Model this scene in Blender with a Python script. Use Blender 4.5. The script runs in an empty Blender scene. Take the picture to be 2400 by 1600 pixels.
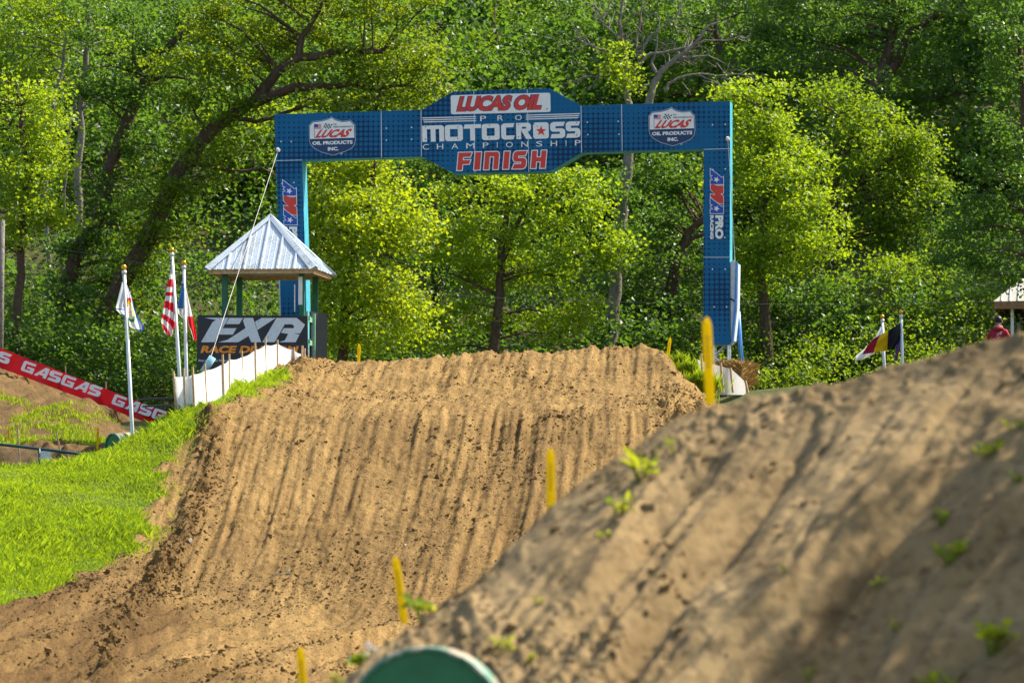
import bpy, bmesh, math, random
import numpy as np
from mathutils import Vector, Matrix

random.seed(7)
rng = np.random.default_rng(7)
scene = bpy.context.scene
col = scene.collection

# ------------------------------------------------------------------ camera, sky, sun, exposure
LENS = 200.0
F = 2400 * LENS / 36.0            # focal length in photo pixels
PITCH = math.atan(700 / F)        # eye level lies near the lower edge of the frame
cam_d = bpy.data.cameras.new('camera')
cam_d.lens = LENS
cam_d.sensor_width = 36
cam_d.clip_start = 0.5
cam_d.clip_end = 2000
cam_d.dof.use_dof = True
cam_d.dof.focus_distance = 113
cam_d.dof.aperture_fstop = 3.4
cam = bpy.data.objects.new('camera', cam_d)
col.objects.link(cam)
cam.location = (0, 0, 0)
cam.rotation_euler = (math.pi / 2 + PITCH, 0, 0)
scene.camera = cam

SUN_EL = math.radians(50)
SUN_AZ = math.radians(28)         # from +x towards +y: behind and to the right
sun_dir = Vector((math.cos(SUN_EL) * math.cos(SUN_AZ), math.cos(SUN_EL) * math.sin(SUN_AZ), math.sin(SUN_EL)))
world = bpy.data.worlds.new('World')
scene.world = world
world.use_nodes = True
wn = world.node_tree
sky = wn.nodes.new('ShaderNodeTexSky')
sky.sky_type = 'NISHITA'
sky.sun_disc = False
sky.sun_elevation = SUN_EL
sky.sun_rotation = math.pi / 2 - SUN_AZ
sky.air_density = 1.0
sky.dust_density = 2.0
bg = wn.nodes['Background']
wn.links.new(sky.outputs[0], bg.inputs[0])
bg.inputs[1].default_value = 0.13
sun_d = bpy.data.lights.new('sun', 'SUN')
sun_d.energy = 5.0
sun_d.angle = math.radians(0.53)
sun_d.color = (1.0, 0.93, 0.80)
sun = bpy.data.objects.new('sun', sun_d)
col.objects.link(sun)
sun.rotation_euler = sun_dir.to_track_quat('Z', 'Y').to_euler()
scene.view_settings.view_transform = 'Standard'
scene.view_settings.look = 'None'
scene.view_settings.gamma = 1.0
scene.view_settings.exposure = 0.95
scene.cycles.max_bounces = 8
scene.cycles.diffuse_bounces = 3
scene.cycles.transmission_bounces = 4
scene.cycles.transparent_max_bounces = 4
scene.cycles.use_denoising = True
scene.cycles.sample_clamp_indirect = 6.0


# ------------------------------------------------------------------ projection and noise helpers
CP, SP = math.cos(PITCH), math.sin(PITCH)


def ray(px, py):
    a = (px - 1200) / F
    b = (800 - py) / F
    return Vector((a, CP - b * SP, SP + b * CP))


def P(px, py, d):
    r = ray(px, py)
    return r * (d / r.y)


def proj(x, y, z):
    dep = y * CP + z * SP
    up = -y * SP + z * CP
    return 1200 + F * x / dep, 800 - F * up / dep


def sz(pixels, d):
    return pixels * d / F


def hash2(ix, iy, seed):
    h = (ix.astype(np.int64) * 374761393 + iy.astype(np.int64) * 668265263 + seed * 982451653) & 0x7fffffff
    h = ((h ^ (h >> 13)) * 1274126177) & 0x7fffffff
    h = h ^ (h >> 16)
    return (h & 0xffff) / 65535.0


def vnoise(x, y, seed=0):
    x = np.asarray(x, float)
    y = np.asarray(y, float)
    xi = np.floor(x)
    yi = np.floor(y)
    fx = x - xi
    fy = y - yi
    fx = fx * fx * (3 - 2 * fx)
    fy = fy * fy * (3 - 2 * fy)
    a = hash2(xi, yi, seed)
    b = hash2(xi + 1, yi, seed)
    c = hash2(xi, yi + 1, seed)
    d = hash2(xi + 1, yi + 1, seed)
    return (a * (1 - fx) + b * fx) * (1 - fy) + (c * (1 - fx) + d * fx) * fy - 0.5


def fbm(x, y, seed=0, octaves=4, gain=0.5):
    t = 0
    a = 1.0
    for o in range(octaves):
        t = t + a * vnoise(x * 2 ** o, y * 2 ** o, seed + o * 17)
        a *= gain
    return t


def sstep(a, b, x):
    t = np.clip((x - a) / (b - a), 0, 1)
    return t * t * (3 - 2 * t)


# ------------------------------------------------------------------ object helpers
def tag(o, label=None, cat=None, group=None, kind=None):
    if label:
        o['label'] = label
    if cat:
        o['category'] = cat
    if group:
        o['group'] = group
    if kind:
        o['kind'] = kind
    return o


def empty(name, loc, rz=0.0):
    o = bpy.data.objects.new(name, None)
    col.objects.link(o)
    o.location = loc
    o.rotation_euler = (0, 0, rz)
    o.empty_display_size = 0.2
    return o


def link_mesh(name, me, mats, parent=None, smooth=False):
    o = bpy.data.objects.new(name, me)
    col.objects.link(o)
    for m in (mats if isinstance(mats, (list, tuple)) else [mats]):
        me.materials.append(m)
    if smooth:
        me.polygons.foreach_set('use_smooth', [True] * len(me.polygons))
    if parent:
        o.parent = parent
    return o


class MB:
    """collects geometry, builds one mesh object; off is subtracted so that verts are local to the parent"""
    def __init__(self, off=(0, 0, 0)):
        self.v = []
        self.f = []
        self.m = []
        self.off = Vector(off)

    def add(self, vs, fs, mi=0):
        n = len(self.v)
        self.v += [Vector(p) - self.off for p in vs]
        self.f += [tuple(i + n for i in f) for f in fs]
        self.m += [mi] * len(fs)
        return self

    def hexa(self, c, mi=0):
        """8 corners: bottom 4 ccw, top 4 ccw"""
        return self.add(c, [(3, 2, 1, 0), (4, 5, 6, 7), (0, 1, 5, 4), (1, 2, 6, 5), (2, 3, 7, 6), (3, 0, 4, 7)], mi)

    def box(self, c, s, mi=0, M=None):
        x, y, z = (k / 2 for k in s)
        pts = [Vector(p) for p in ((-x, -y, -z), (x, -y, -z), (x, y, -z), (-x, y, -z), (-x, -y, z), (x, -y, z), (x, y, z), (-x, y, z))]
        if M is not None:
            pts = [M @ p for p in pts]
        c = Vector(c)
        return self.hexa([p + c for p in pts], mi)

    def beam(self, a, b, w, h, mi=0, up=(0, 0, 1)):
        a = Vector(a)
        b = Vector(b)
        t = (b - a).normalized()
        s = t.cross(Vector(up))
        if s.length < 1e-4:
            s = t.cross(Vector((0, 1, 0)))
        s.normalize()
        u = s.cross(t)
        s *= w / 2
        u *= h / 2
        return self.hexa([a - s - u, a + s - u, b + s - u, b - s - u, a - s + u, a + s + u, b + s + u, b - s + u], mi)

    def tube(self, pts, rad, n=8, mi=0, cap=True):
        pts = [Vector(p) for p in pts]
        if not hasattr(rad, '__len__'):
            rad = [rad] * len(pts)
        vs = []
        prev = None
        for i, p in enumerate(pts):
            t = (pts[min(i + 1, len(pts) - 1)] - pts[max(i - 1, 0)]).normalized()
            if prev is None:
                s = t.cross(Vector((0.3, 0.9, 0.2))).normalized()
            else:
                s = (prev - t * prev.dot(t)).normalized()
            prev = s
            q = t.cross(s)
            for k in range(n):
                a = 2 * math.pi * k / n
                vs.append(p + (s * math.cos(a) + q * math.sin(a)) * rad[i])
        fs = []
        for i in range(len(pts) - 1):
            for k in range(n):
                k2 = (k + 1) % n
                fs.append((i * n + k, i * n + k2, (i + 1) * n + k2, (i + 1) * n + k))
        if cap:
            fs.append(tuple(range(n - 1, -1, -1)))
            fs.append(tuple((len(pts) - 1) * n + k for k in range(n)))
        return self.add(vs, fs, mi)

    def build(self, name, mat, parent=None, smooth=False):
        me = bpy.data.meshes.new(name)
        me.from_pydata([tuple(p) for p in self.v], [], self.f)
        if isinstance(mat, (list, tuple)) and len(mat) > 1:
            me.polygons.foreach_set('material_index', self.m)
        me.update()
        return link_mesh(name, me, mat, parent, smooth)


def grid_mesh(name, V, mask=None, smooth=True, tint=None):
    """V: (n,m,3) array -> mesh, faces kept where mask (n-1,m-1)"""
    n, m = V.shape[:2]
    idx = np.arange(n * m).reshape(n, m)
    q = np.stack([idx[:-1, :-1], idx[:-1, 1:], idx[1:, 1:], idx[1:, :-1]], -1)
    q = q[mask] if mask is not None else q.reshape(-1, 4)
    used = np.unique(q)
    remap = np.full(n * m, -1)
    remap[used] = np.arange(len(used))
    q = remap[q].astype(np.int32)
    v = V.reshape(-1, 3)[used].astype(np.float32)
    return raw_mesh(name, v, q, smooth)


def raw_mesh(name, v, q, smooth=False):
    k = q.shape[1]
    me = bpy.data.meshes.new(name)
    me.vertices.add(len(v))
    me.vertices.foreach_set('co', np.ascontiguousarray(v, dtype=np.float32).ravel())
    me.loops.add(q.size)
    me.loops.foreach_set('vertex_index', np.ascontiguousarray(q, dtype=np.int32).ravel())
    me.polygons.add(len(q))
    me.polygons.foreach_set('loop_start', np.arange(0, q.size, k, dtype=np.int32))
    me.polygons.foreach_set('loop_total', np.full(len(q), k, dtype=np.int32))
    me.update(calc_edges=True)
    me.polygons.foreach_set('use_smooth', np.full(len(q), smooth))
    return me


# ------------------------------------------------------------------ materials
def new_mat(name):
    m = bpy.data.materials.new(name)
    m.use_nodes = True
    nt = m.node_tree
    return m, nt, nt.nodes['Principled BSDF'], nt.nodes['Material Output']


def rgb(*c):
    return (c[0], c[1], c[2], 1)


def N(nt, t, **kw):
    n = nt.nodes.new(t)
    for k, v in kw.items():
        setattr(n, k, v)
    return n


def noise_node(nt, scale, detail=4, rough=0.55, coord='Object', stretch=None, dim=None):
    tc = N(nt, 'ShaderNodeTexCoord')
    mp = N(nt, 'ShaderNodeMapping')
    nt.links.new(tc.outputs[coord], mp.inputs[0])
    if stretch:
        mp.inputs['Scale'].default_value = stretch
    nz = N(nt, 'ShaderNodeTexNoise')
    nz.inputs['Scale'].default_value = scale
    nz.inputs['Detail'].default_value = detail
    nz.inputs['Roughness'].default_value = rough
    nt.links.new(mp.outputs[0], nz.inputs['Vector'])
    return nz


def ramp(nt, src, stops):
    r = N(nt, 'ShaderNodeValToRGB')
    e = r.color_ramp.elements
    e[0].position, e[0].color = stops[0][0], rgb(*stops[0][1])
    e[1].position, e[1].color = stops[-1][0], rgb(*stops[-1][1])
    for p, c in stops[1:-1]:
        x = e.new(p)
        x.color = rgb(*c)
    nt.links.new(src, r.inputs[0])
    return r


def mixc(nt, fac, a, b, mode='MIX'):
    m = N(nt, 'ShaderNodeMix', data_type='RGBA', blend_type=mode)
    for sock, val in ((m.inputs[0], fac), (m.inputs[6], a), (m.inputs[7], b)):
        if isinstance(val, (int, float)):
            sock.default_value = val
        elif isinstance(val, tuple):
            sock.default_value = rgb(*val)
        else:
            nt.links.new(val, sock)
    return m.outputs[2]


def bump(nt, bsdf, src, strength, dist):
    b = N(nt, 'ShaderNodeBump')
    b.inputs['Strength'].default_value = strength
    b.inputs['Distance'].default_value = dist
    nt.links.new(src, b.inputs['Height'])
    nt.links.new(b.outputs[0], bsdf.inputs['Normal'])
    return b


def plain(name, c, rough=0.5, metal=0.0, var=0.12, scale=6.0, spec=0.4):
    """painted or plain surface with slight uneven wear"""
    m, nt, b, out = new_mat(name)
    nz = noise_node(nt, scale, 5)
    lo = tuple(k * (1 - var) for k in c)
    hi = tuple(min(1, k * (1 + var)) for k in c)
    r = ramp(nt, nz.outputs[0], [(0.3, lo), (0.7, hi)])
    nt.links.new(r.outputs[0], b.inputs['Base Color'])
    b.inputs['Roughness'].default_value = rough
    b.inputs['Metallic'].default_value = metal
    b.inputs['Specular IOR Level'].default_value = spec
    return m


def speckled(name, c, spot, scale=60, amount=0.62, rough=0.5):
    m, nt, b, out = new_mat(name)
    nz = noise_node(nt, scale, 3, 0.6)
    big = noise_node(nt, scale * 0.12, 3)
    add = N(nt, 'ShaderNodeMath', operation='ADD')
    mul = N(nt, 'ShaderNodeMath', operation='MULTIPLY')
    mul.inputs[1].default_value = 0.35
    nt.links.new(big.outputs[0], mul.inputs[0])
    nt.links.new(nz.outputs[0], add.inputs[0])
    nt.links.new(mul.outputs[0], add.inputs[1])
    fac = ramp(nt, add.outputs[0], [(amount + 0.16, (0, 0, 0)), (amount + 0.2, (1, 1, 1))])
    var = ramp(nt, big.outputs[0], [(0.3, tuple(k * 0.88 for k in c)), (0.7, c)])
    nt.links.new(mixc(nt, fac.outputs[0], var.outputs[0], spot), b.inputs['Base Color'])
    b.inputs['Roughness'].default_value = rough
    return m


def dirt(name, light, mid, dark, streak=(5.0, 0.55, 1.0), fine=22.0, bscale=1.0, speck=0):
    m, nt, b, out = new_mat(name)
    st = noise_node(nt, 1.0, 5, 0.6, stretch=streak)
    blot = noise_node(nt, 0.8, 4, 0.6)
    fn = noise_node(nt, fine, 6, 0.65)
    r1 = ramp(nt, st.outputs[0], [(0.32, dark), (0.5, mid), (0.66, light)])
    r2 = ramp(nt, blot.outputs[0], [(0.3, mid), (0.7, light)])
    c1 = mixc(nt, 0.45, r1.outputs[0], r2.outputs[0])
    r3 = ramp(nt, fn.outputs[0], [(0.33, (0.45, 0.42, 0.38)), (0.5, (1, 1, 1)), (0.75, (1.12, 1.1, 1.05))])
    c2 = mixc(nt, 0.75, c1, r3.outputs[0], 'MULTIPLY')
    if speck:
        sn = noise_node(nt, speck, 3, 0.6)
        r4 = ramp(nt, sn.outputs[0], [(0.36, (0.28, 0.25, 0.22)), (0.46, (1, 1, 1))])  # painted dark specks: shadowed pits between crumbs, along with moist crumb colour
        c2 = mixc(nt, 0.85, c2, r4.outputs[0], 'MULTIPLY')
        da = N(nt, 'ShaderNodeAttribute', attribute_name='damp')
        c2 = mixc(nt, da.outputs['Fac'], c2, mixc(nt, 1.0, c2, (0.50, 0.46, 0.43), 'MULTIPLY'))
    nt.links.new(c2, b.inputs['Base Color'])
    b.inputs['Roughness'].default_value = 0.95
    b.inputs['Specular IOR Level'].default_value = 0.12
    bump(nt, b, fn.outputs[0], 0.8 * bscale, 0.05)
    return m


def leaf_mat(name, dark, light, trans, gloss=0.42):
    m, nt, b, out = new_mat(name)
    at = N(nt, 'ShaderNodeAttribute', attribute_name='tint')
    r = ramp(nt, at.outputs['Fac'], [(0.0, dark), (1.0, light)])
    nt.links.new(r.outputs[0], b.inputs['Base Color'])
    b.inputs['Roughness'].default_value = gloss
    b.inputs['Specular IOR Level'].default_value = 0.32
    tr = N(nt, 'ShaderNodeBsdfTranslucent')
    tc = mixc(nt, 0.7, r.outputs[0], trans)
    nt.links.new(tc, tr.inputs[0])
    mx = N(nt, 'ShaderNodeMixShader')
    mx.inputs[0].default_value = 0.46
    nt.links.new(b.outputs[0], mx.inputs[1])
    nt.links.new(tr.outputs[0], mx.inputs[2])
    nt.links.new(mx.outputs[0], out.inputs[0])
    return m


def cloth(name, c, trans=0.4, rough=0.7):
    m, nt, b, out = new_mat(name)
    nz = noise_node(nt, 9, 4)
    r = ramp(nt, nz.outputs[0], [(0.3, tuple(k * 0.93 for k in c)), (0.7, c)])
    nt.links.new(r.outputs[0], b.inputs['Base Color'])
    b.inputs['Roughness'].default_value = rough
    b.inputs['Specular IOR Level'].default_value = 0.2
    tr = N(nt, 'ShaderNodeBsdfTranslucent')
    nt.links.new(r.outputs[0], tr.inputs[0])
    mx = N(nt, 'ShaderNodeMixShader')
    mx.inputs[0].default_value = trans
    nt.links.new(b.outputs[0], mx.inputs[1])
    nt.links.new(tr.outputs[0], mx.inputs[2])
    nt.links.new(mx.outputs[0], out.inputs[0])
    return m


def halftone(name, dark, light):
    """printed halftone dots on blue sheet, in the arch's own x-z plane (metres)"""
    m, nt, b, out = new_mat(name)
    tc = N(nt, 'ShaderNodeTexCoord')
    sep = N(nt, 'ShaderNodeSeparateXYZ')
    nt.links.new(tc.outputs['Object'], sep.inputs[0])
    PITCHD = 0.106

    def cell(sock):
        a = N(nt, 'ShaderNodeMath', operation='DIVIDE')
        a.inputs[1].default_value = PITCHD
        nt.links.new(sock, a.inputs[0])
        f = N(nt, 'ShaderNodeMath', operation='FRACT')
        nt.links.new(a.outputs[0], f.inputs[0])
        s = N(nt, 'ShaderNodeMath', operation='SUBTRACT')
        s.inputs[1].default_value = 0.5
        nt.links.new(f.outputs[0], s.inputs[0])
        fl = N(nt, 'ShaderNodeMath', operation='FLOOR')
        nt.links.new(a.outputs[0], fl.inputs[0])
        return s.outputs[0], fl.outputs[0]
    fx, ix = cell(sep.outputs[0])
    fz, iz = cell(sep.outputs[2])
    h = N(nt, 'ShaderNodeMath', operation='POWER')
    h.inputs[1].default_value = 2
    nt.links.new(fx, h.inputs[0])
    h2 = N(nt, 'ShaderNodeMath', operation='MULTIPLY_ADD')
    nt.links.new(fz, h2.inputs[0])
    nt.links.new(fz, h2.inputs[1])
    nt.links.new(h.outputs[0], h2.inputs[2])
    rad = N(nt, 'ShaderNodeMath', operation='SQRT')
    nt.links.new(h2.outputs[0], rad.inputs[0])
    cmb = N(nt, 'ShaderNodeCombineXYZ')
    nt.links.new(ix, cmb.inputs[0])
    nt.links.new(iz, cmb.inputs[2])
    nz = N(nt, 'ShaderNodeTexNoise')
    nz.inputs['Scale'].default_value = 0.085
    nz.inputs['Detail'].default_value = 1
    nt.links.new(cmb.outputs[0], nz.inputs['Vector'])
    mr = N(nt, 'ShaderNodeMapRange')
    mr.inputs['From Min'].default_value = 0.3
    mr.inputs['From Max'].default_value = 0.66
    mr.inputs['To Min'].default_value = 0.26
    mr.inputs['To Max'].default_value = 0.64
    nt.links.new(nz.outputs[0], mr.inputs[0])
    lt = N(nt, 'ShaderNodeMath', operation='LESS_THAN')
    nt.links.new(rad.outputs[0], lt.inputs[0])
    nt.links.new(mr.outputs[0], lt.inputs[1])
    c = mixc(nt, lt.outputs[0], dark, light)
    wear = noise_node(nt, 3.0, 5)
    wr = ramp(nt, wear.outputs[0], [(0.3, (0.86, 0.88, 0.9)), (0.7, (1.0, 1.0, 1.0))])
    c = mixc(nt, 1.0, c, wr.outputs[0], 'MULTIPLY')
    dn = noise_node(nt, 42.0, 3)
    dr = ramp(nt, dn.outputs[0], [(0.725, (0, 0, 0)), (0.75, (1, 1, 1))])
    c = mixc(nt, dr.outputs[0], c, (0.2, 0.15, 0.1))
    nt.links.new(c, b.inputs['Base Color'])
    b.inputs['Roughness'].default_value = 0.5
    b.inputs['Specular IOR Level'].default_value = 0.2
    return m


M = {}
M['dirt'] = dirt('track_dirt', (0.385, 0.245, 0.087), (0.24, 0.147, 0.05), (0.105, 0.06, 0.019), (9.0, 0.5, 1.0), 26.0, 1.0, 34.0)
M['clod'] = dirt('clod_dirt', (0.30, 0.188, 0.068), (0.20, 0.122, 0.042), (0.12, 0.07, 0.024), (6, 6, 6))
M['berm'] = dirt('berm_dirt', (0.31, 0.22, 0.105), (0.225, 0.152, 0.068), (0.12, 0.076, 0.031), (1.6, 0.4, 1.6), 9.0, 0.5)
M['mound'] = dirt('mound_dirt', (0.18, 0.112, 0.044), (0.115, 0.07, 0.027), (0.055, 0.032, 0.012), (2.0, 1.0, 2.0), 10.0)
M['forest_floor'] = dirt('forest_floor', (0.10, 0.10, 0.035), (0.07, 0.075, 0.025), (0.04, 0.05, 0.02), (1, 1, 1), 8.0)
M['turf_soil'] = dirt('turf_soil', (0.11, 0.15, 0.03), (0.08, 0.12, 0.02), (0.07, 0.08, 0.02), (2, 2, 2), 20.0)
M['bark'] = dirt('bark', (0.15, 0.10, 0.065), (0.10, 0.068, 0.045), (0.05, 0.034, 0.024), (9, 9, 1.4), 14.0)
M['bark_grey'] = dirt('bark_grey', (0.32, 0.285, 0.235), (0.22, 0.19, 0.155), (0.12, 0.10, 0.08), (9, 9, 1.4), 14.0)
M['leaf_oak'] = leaf_mat('leaf_oak', (0.035, 0.085, 0.006), (0.135, 0.215, 0.016), (0.42, 0.53, 0.012), 0.42)
M['leaf_dark'] = leaf_mat('leaf_dark', (0.022, 0.072, 0.014), (0.085, 0.17, 0.024), (0.21, 0.38, 0.02), 0.42)  # dark green; its bluish cast paints in the cool shade of foliage
M['leaf_mid'] = leaf_mat('leaf_mid', (0.042, 0.105, 0.008), (0.14, 0.235, 0.018), (0.46, 0.62, 0.014), 0.42)
M['leaf_bright'] = leaf_mat('leaf_bright', (0.08, 0.165, 0.009), (0.20, 0.315, 0.018), (0.60, 0.75, 0.016), 0.45)
M['leaf_yellow'] = leaf_mat('leaf_yellow', (0.10, 0.19, 0.008), (0.235, 0.335, 0.018), (0.70, 0.79, 0.014), 0.45)
M['grass'] = leaf_mat('grass_blade', (0.095, 0.19, 0.006), (0.26, 0.35, 0.018), (0.55, 0.70, 0.01), 0.6)
M['weed'] = leaf_mat('weed_leaf', (0.10, 0.19, 0.015), (0.26, 0.33, 0.03), (0.68, 0.68, 0.03), 0.75)
M['weed'].node_tree.nodes['Principled BSDF'].inputs['Specular IOR Level'].default_value = 0.1
M['panel'] = halftone('halftone_blue', (0.003, 0.036, 0.105), (0.004, 0.125, 0.29))
M['cyan'] = plain('cyan_sheet', (0.07, 0.42, 0.56), 0.4, var=0.15)
M['alu'] = plain('aluminium', (0.62, 0.64, 0.64), 0.4, 0.6, 0.15)
M['white'] = speckled('white_print', (0.84, 0.86, 0.86), (0.3, 0.24, 0.18), 70, 0.66)
M['red'] = plain('red_print', (0.62, 0.045, 0.035), 0.45, var=0.08)
M['navy'] = plain('navy_print', (0.012, 0.045, 0.14), 0.45)
M['logo_blue'] = plain('logo_blue', (0.012, 0.07, 0.42), 0.45)
M['black_print'] = plain('black_print', (0.02, 0.022, 0.03), 0.45)
M['board'] = speckled('board_black', (0.013, 0.019, 0.03), (0.22, 0.17, 0.11), 55, 0.68)
M['silver'] = speckled('silver_print', (0.68, 0.76, 0.80), (0.14, 0.11, 0.08), 45, 0.66)
M['orange'] = speckled('orange_print', (0.92, 0.30, 0.008), (0.2, 0.12, 0.05), 60, 0.7)
M['green_paint'] = plain('green_paint', (0.018, 0.13, 0.065), 0.5, var=0.25)
M['green_light'] = plain('green_faded', (0.20, 0.42, 0.27), 0.6, var=0.2)
M['wood'] = plain('stake_wood', (0.52, 0.36, 0.19), 0.8, var=0.25, scale=14)
M['timber'] = plain('timber', (0.30, 0.16, 0.07), 0.75, var=0.3, scale=10)
M['pole'] = plain('pole_white', (0.72, 0.73, 0.71), 0.35, 0.1, 0.1)
M['gold'] = plain('gold_ball', (0.85, 0.42, 0.03), 0.22, 0.75, 0.05)
M['fence_white'] = cloth('fence_white', (0.92, 0.92, 0.92), 0.3)
M['tarp_grey'] = cloth('tarp_grey', (0.62, 0.60, 0.56), 0.35)
M['banner_red'] = cloth('banner_red', (0.62, 0.012, 0.022), 0.15, 0.35)
M['yellow'] = cloth('stake_yellow', (0.93, 0.74, 0.002), 0.66, 0.5)
M['stake_mark'] = plain('stake_mark', (0.45, 0.25, 0.02), 0.6)
M['orange_stake'] = plain('stake_orange', (0.86, 0.3, 0.01), 0.5)
M['rope'] = plain('rope', (0.62, 0.57, 0.5), 0.8)
M['pipe_blue'] = plain('pipe_blue', (0.03, 0.22, 0.62), 0.4)
M['pipe_pale'] = plain('pipe_pale', (0.36, 0.62, 0.70), 0.4)
M['pad'] = plain('pad_grey', (0.55, 0.62, 0.68), 0.5, var=0.12)
M['straw'] = plain('straw', (0.36, 0.22, 0.06), 0.9, var=0.4, scale=30)
M['dark_rail'] = plain('rail_paint', (0.02, 0.06, 0.07), 0.4)
M['wire'] = plain('wire', (0.25, 0.25, 0.25), 0.4, 0.5)
M['barrel'] = plain('barrel_green', (0.03, 0.17, 0.07), 0.5, var=0.2, scale=4)
M['barrel_worn'] = speckled('barrel_worn', (0.10, 0.25, 0.15), (0.42, 0.30, 0.18), 7, 0.5)
M['rim'] = speckled('barrel_rim', (0.10, 0.25, 0.18), (0.5, 0.48, 0.38), 16, 0.56)
M['paper'] = plain('paper', (0.8, 0.8, 0.78), 0.7)
M['skin'] = plain('skin', (0.42, 0.24, 0.16), 0.55)
M['hair'] = plain('hair', (0.012, 0.01, 0.01), 0.5)
M['hoodie'] = plain('hoodie_red', (0.36, 0.012, 0.03), 0.85, var=0.2)
M['jeans'] = plain('jeans', (0.05, 0.07, 0.12), 0.85)
M['cream'] = plain('cream_metal', (0.62, 0.58, 0.48), 0.45)
M['stone'] = plain('pale_stone', (0.55, 0.48, 0.36), 0.9, var=0.2, scale=20)
for nm, c in (('f_white', (0.82, 0.82, 0.80)), ('f_red', (0.70, 0.012, 0.03)), ('f_blue', (0.03, 0.10, 0.38)), ('f_navy', (0.015, 0.03, 0.16)),
              ('f_black', (0.02, 0.022, 0.03)), ('f_yellow', (0.85, 0.55, 0.01)), ('f_green', (0.03, 0.22, 0.06)), ('f_sky', (0.05, 0.2, 0.5)), ('f_grey', (0.5, 0.5, 0.5)),
              ('f_crimson', (0.38, 0.012, 0.035))):
    M[nm] = cloth(nm, c, 0.4)


def roof_metal():
    m, nt, b, out = new_mat('roof_metal')
    nz = noise_node(nt, 38, 4, 0.65, stretch=(1, 1, 0.35))
    big = noise_node(nt, 1.6, 4)
    add = N(nt, 'ShaderNodeMath', operation='ADD')
    nt.links.new(nz.outputs[0], add.inputs[0])
    nt.links.new(big.outputs[0], add.inputs[1])
    fac = ramp(nt, add.outputs[0], [(1.05, (0, 0, 0)), (1.15, (0.75, 0.75, 0.75))])
    e = fac.color_ramp.elements
    e[0].position, e[1].position = 0.62, 0.72
    half = N(nt, 'ShaderNodeMath', operation='MULTIPLY')
    half.inputs[1].default_value = 0.6
    nt.links.new(add.outputs[0], half.inputs[0])
    nt.links.new(half.outputs[0], fac.inputs[0])
    nt.links.new(mixc(nt, fac.outputs[0], (0.54, 0.61, 0.66), (0.18, 0.18, 0.15)), b.inputs['Base Color'])
    b.inputs['Roughness'].default_value = 0.45
    b.inputs['Metallic'].default_value = 0.0
    return m


M['roof'] = roof_metal()


# ------------------------------------------------------------------ terrain height functions
CY = [60, 70, 74, 78, 83, 87, 90, 94, 98, 100.3, 101.4, 103, 105, 107.5, 109.2, 112, 113.5, 114.6, 116, 118, 124]
CPY = [None, None, 1690, 1600, 1520, 1450, 1380, 1230, 1075, 985, 962, 950, 941, 930, 908, 848, 824, 815, None, None, None]
CZ = [-1.6, -1.35] + [P(1000, p, d).z for d, p in zip(CY[2:18], CPY[2:18])] + [5.92, 5.7, 4.6]
LY = [60, 70, 74, 80, 84, 86, 90, 94, 97, 99, 102, 106, 112, 118, 124]
LZ = [-1.6, -1.3, -0.9, -0.1, 0.35, 0.6, 1.3, 2.2, 2.88, 3.0, 2.75, 2.3, 2.4, 3.2, 4.2]


def T(x, y):
    """jump and its grassy shoulder"""
    x = np.asarray(x, float)
    y = np.asarray(y, float)
    c = np.interp(y, CY, CZ)
    c = c * 0.5 + 0.25 * (np.interp(y - 0.45, CY, CZ) + np.interp(y + 0.45, CY, CZ))
    l = np.interp(y, LY, LZ) * 0.5 + 0.25 * (np.interp(y - 0.8, LY, LZ) + np.interp(y + 0.8, LY, LZ))
    edge = np.interp(y, [70, 88, 102, 108, 114.5, 120], [-3.0, -4.6, -4.3, -4.2, -3.9, -3.9])
    w = sstep(0.0, 4.3, edge - x)
    z = c * (1 - w) + l * w
    z = z + np.where(y > 105, 0.05 * np.clip(x - 0.6, -6, 3) * sstep(105, 114, y), 0) - 0.10 * sstep(108, 113, y)
    xl = np.interp(y, [98, 102, 104, 108, 111, 113.5], [-6.4, -6.0, -5.5, -4.9, -4.6, -4.4])
    z = z + 0.38 * np.exp(-((x - xl) / 0.95) ** 2) * sstep(97.5, 101.5, y) * sstep(115, 112, y)
    # right shoulder of the upper face falls away
    er = np.interp(y, [100, 104, 108, 114.5, 120], [4.4, 3.5, 3.3, 2.75, 2.6])
    z = z - 0.95 * np.clip(x - er, 0, 2.4) * sstep(101, 105, y)
    return z


def hitT(px, py, d0=74.0, d1=118.0):
    r = ray(px, py)
    d = d0
    while d < d1:
        p = r * (d / r.y)
        if p.z <= float(T(p.x, p.y)):
            return p
        d += 0.05
    return None


GY = [-40, 55, 76, 95, 105, 110, 114, 118, 122, 127, 132, 136, 176, 260]
GZ = [-1.75, -1.75, -1.7, -0.2, 1.4, 2.6, 3.35, 3.95, 4.35, 4.9, 5.6, 6.4, 25, 62]
HYR = [4.0, 4.9, 5.3, 5.4]


def G(x, y):
    z = np.interp(y, GY, GZ)
    right = np.interp(y, [84, 88, 94, 100, 105, 112, 118, 132, 136, 176, 260], [-1.3, -0.6, 1.1, 2.9, 3.4, 4.1, 5.1, 5.7, 6.4, 25, 62])
    return z * (1 - sstep(1, 4, x)) + np.where(y > 84, right, z) * sstep(1, 4, x)


# ------------------------------------------------------------------ ground and hillside
xs = np.concatenate([np.arange(-150, -30, 6), np.arange(-30, 30, 0.6), np.arange(30, 151, 6)])
ys = np.concatenate([np.arange(-40, 100, 4), np.arange(100, 180, 0.8), np.arange(180, 262, 6)])
X, Y = np.meshgrid(xs, ys)
Zg = G(X, Y) + fbm(X * 0.5, Y * 0.5, 3) * 0.25 * sstep(100, 108, Y)
me = grid_mesh('ground', np.stack([X, Y, Zg], -1))
tag(link_mesh('ground', me, M['forest_floor']), kind='structure')

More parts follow.
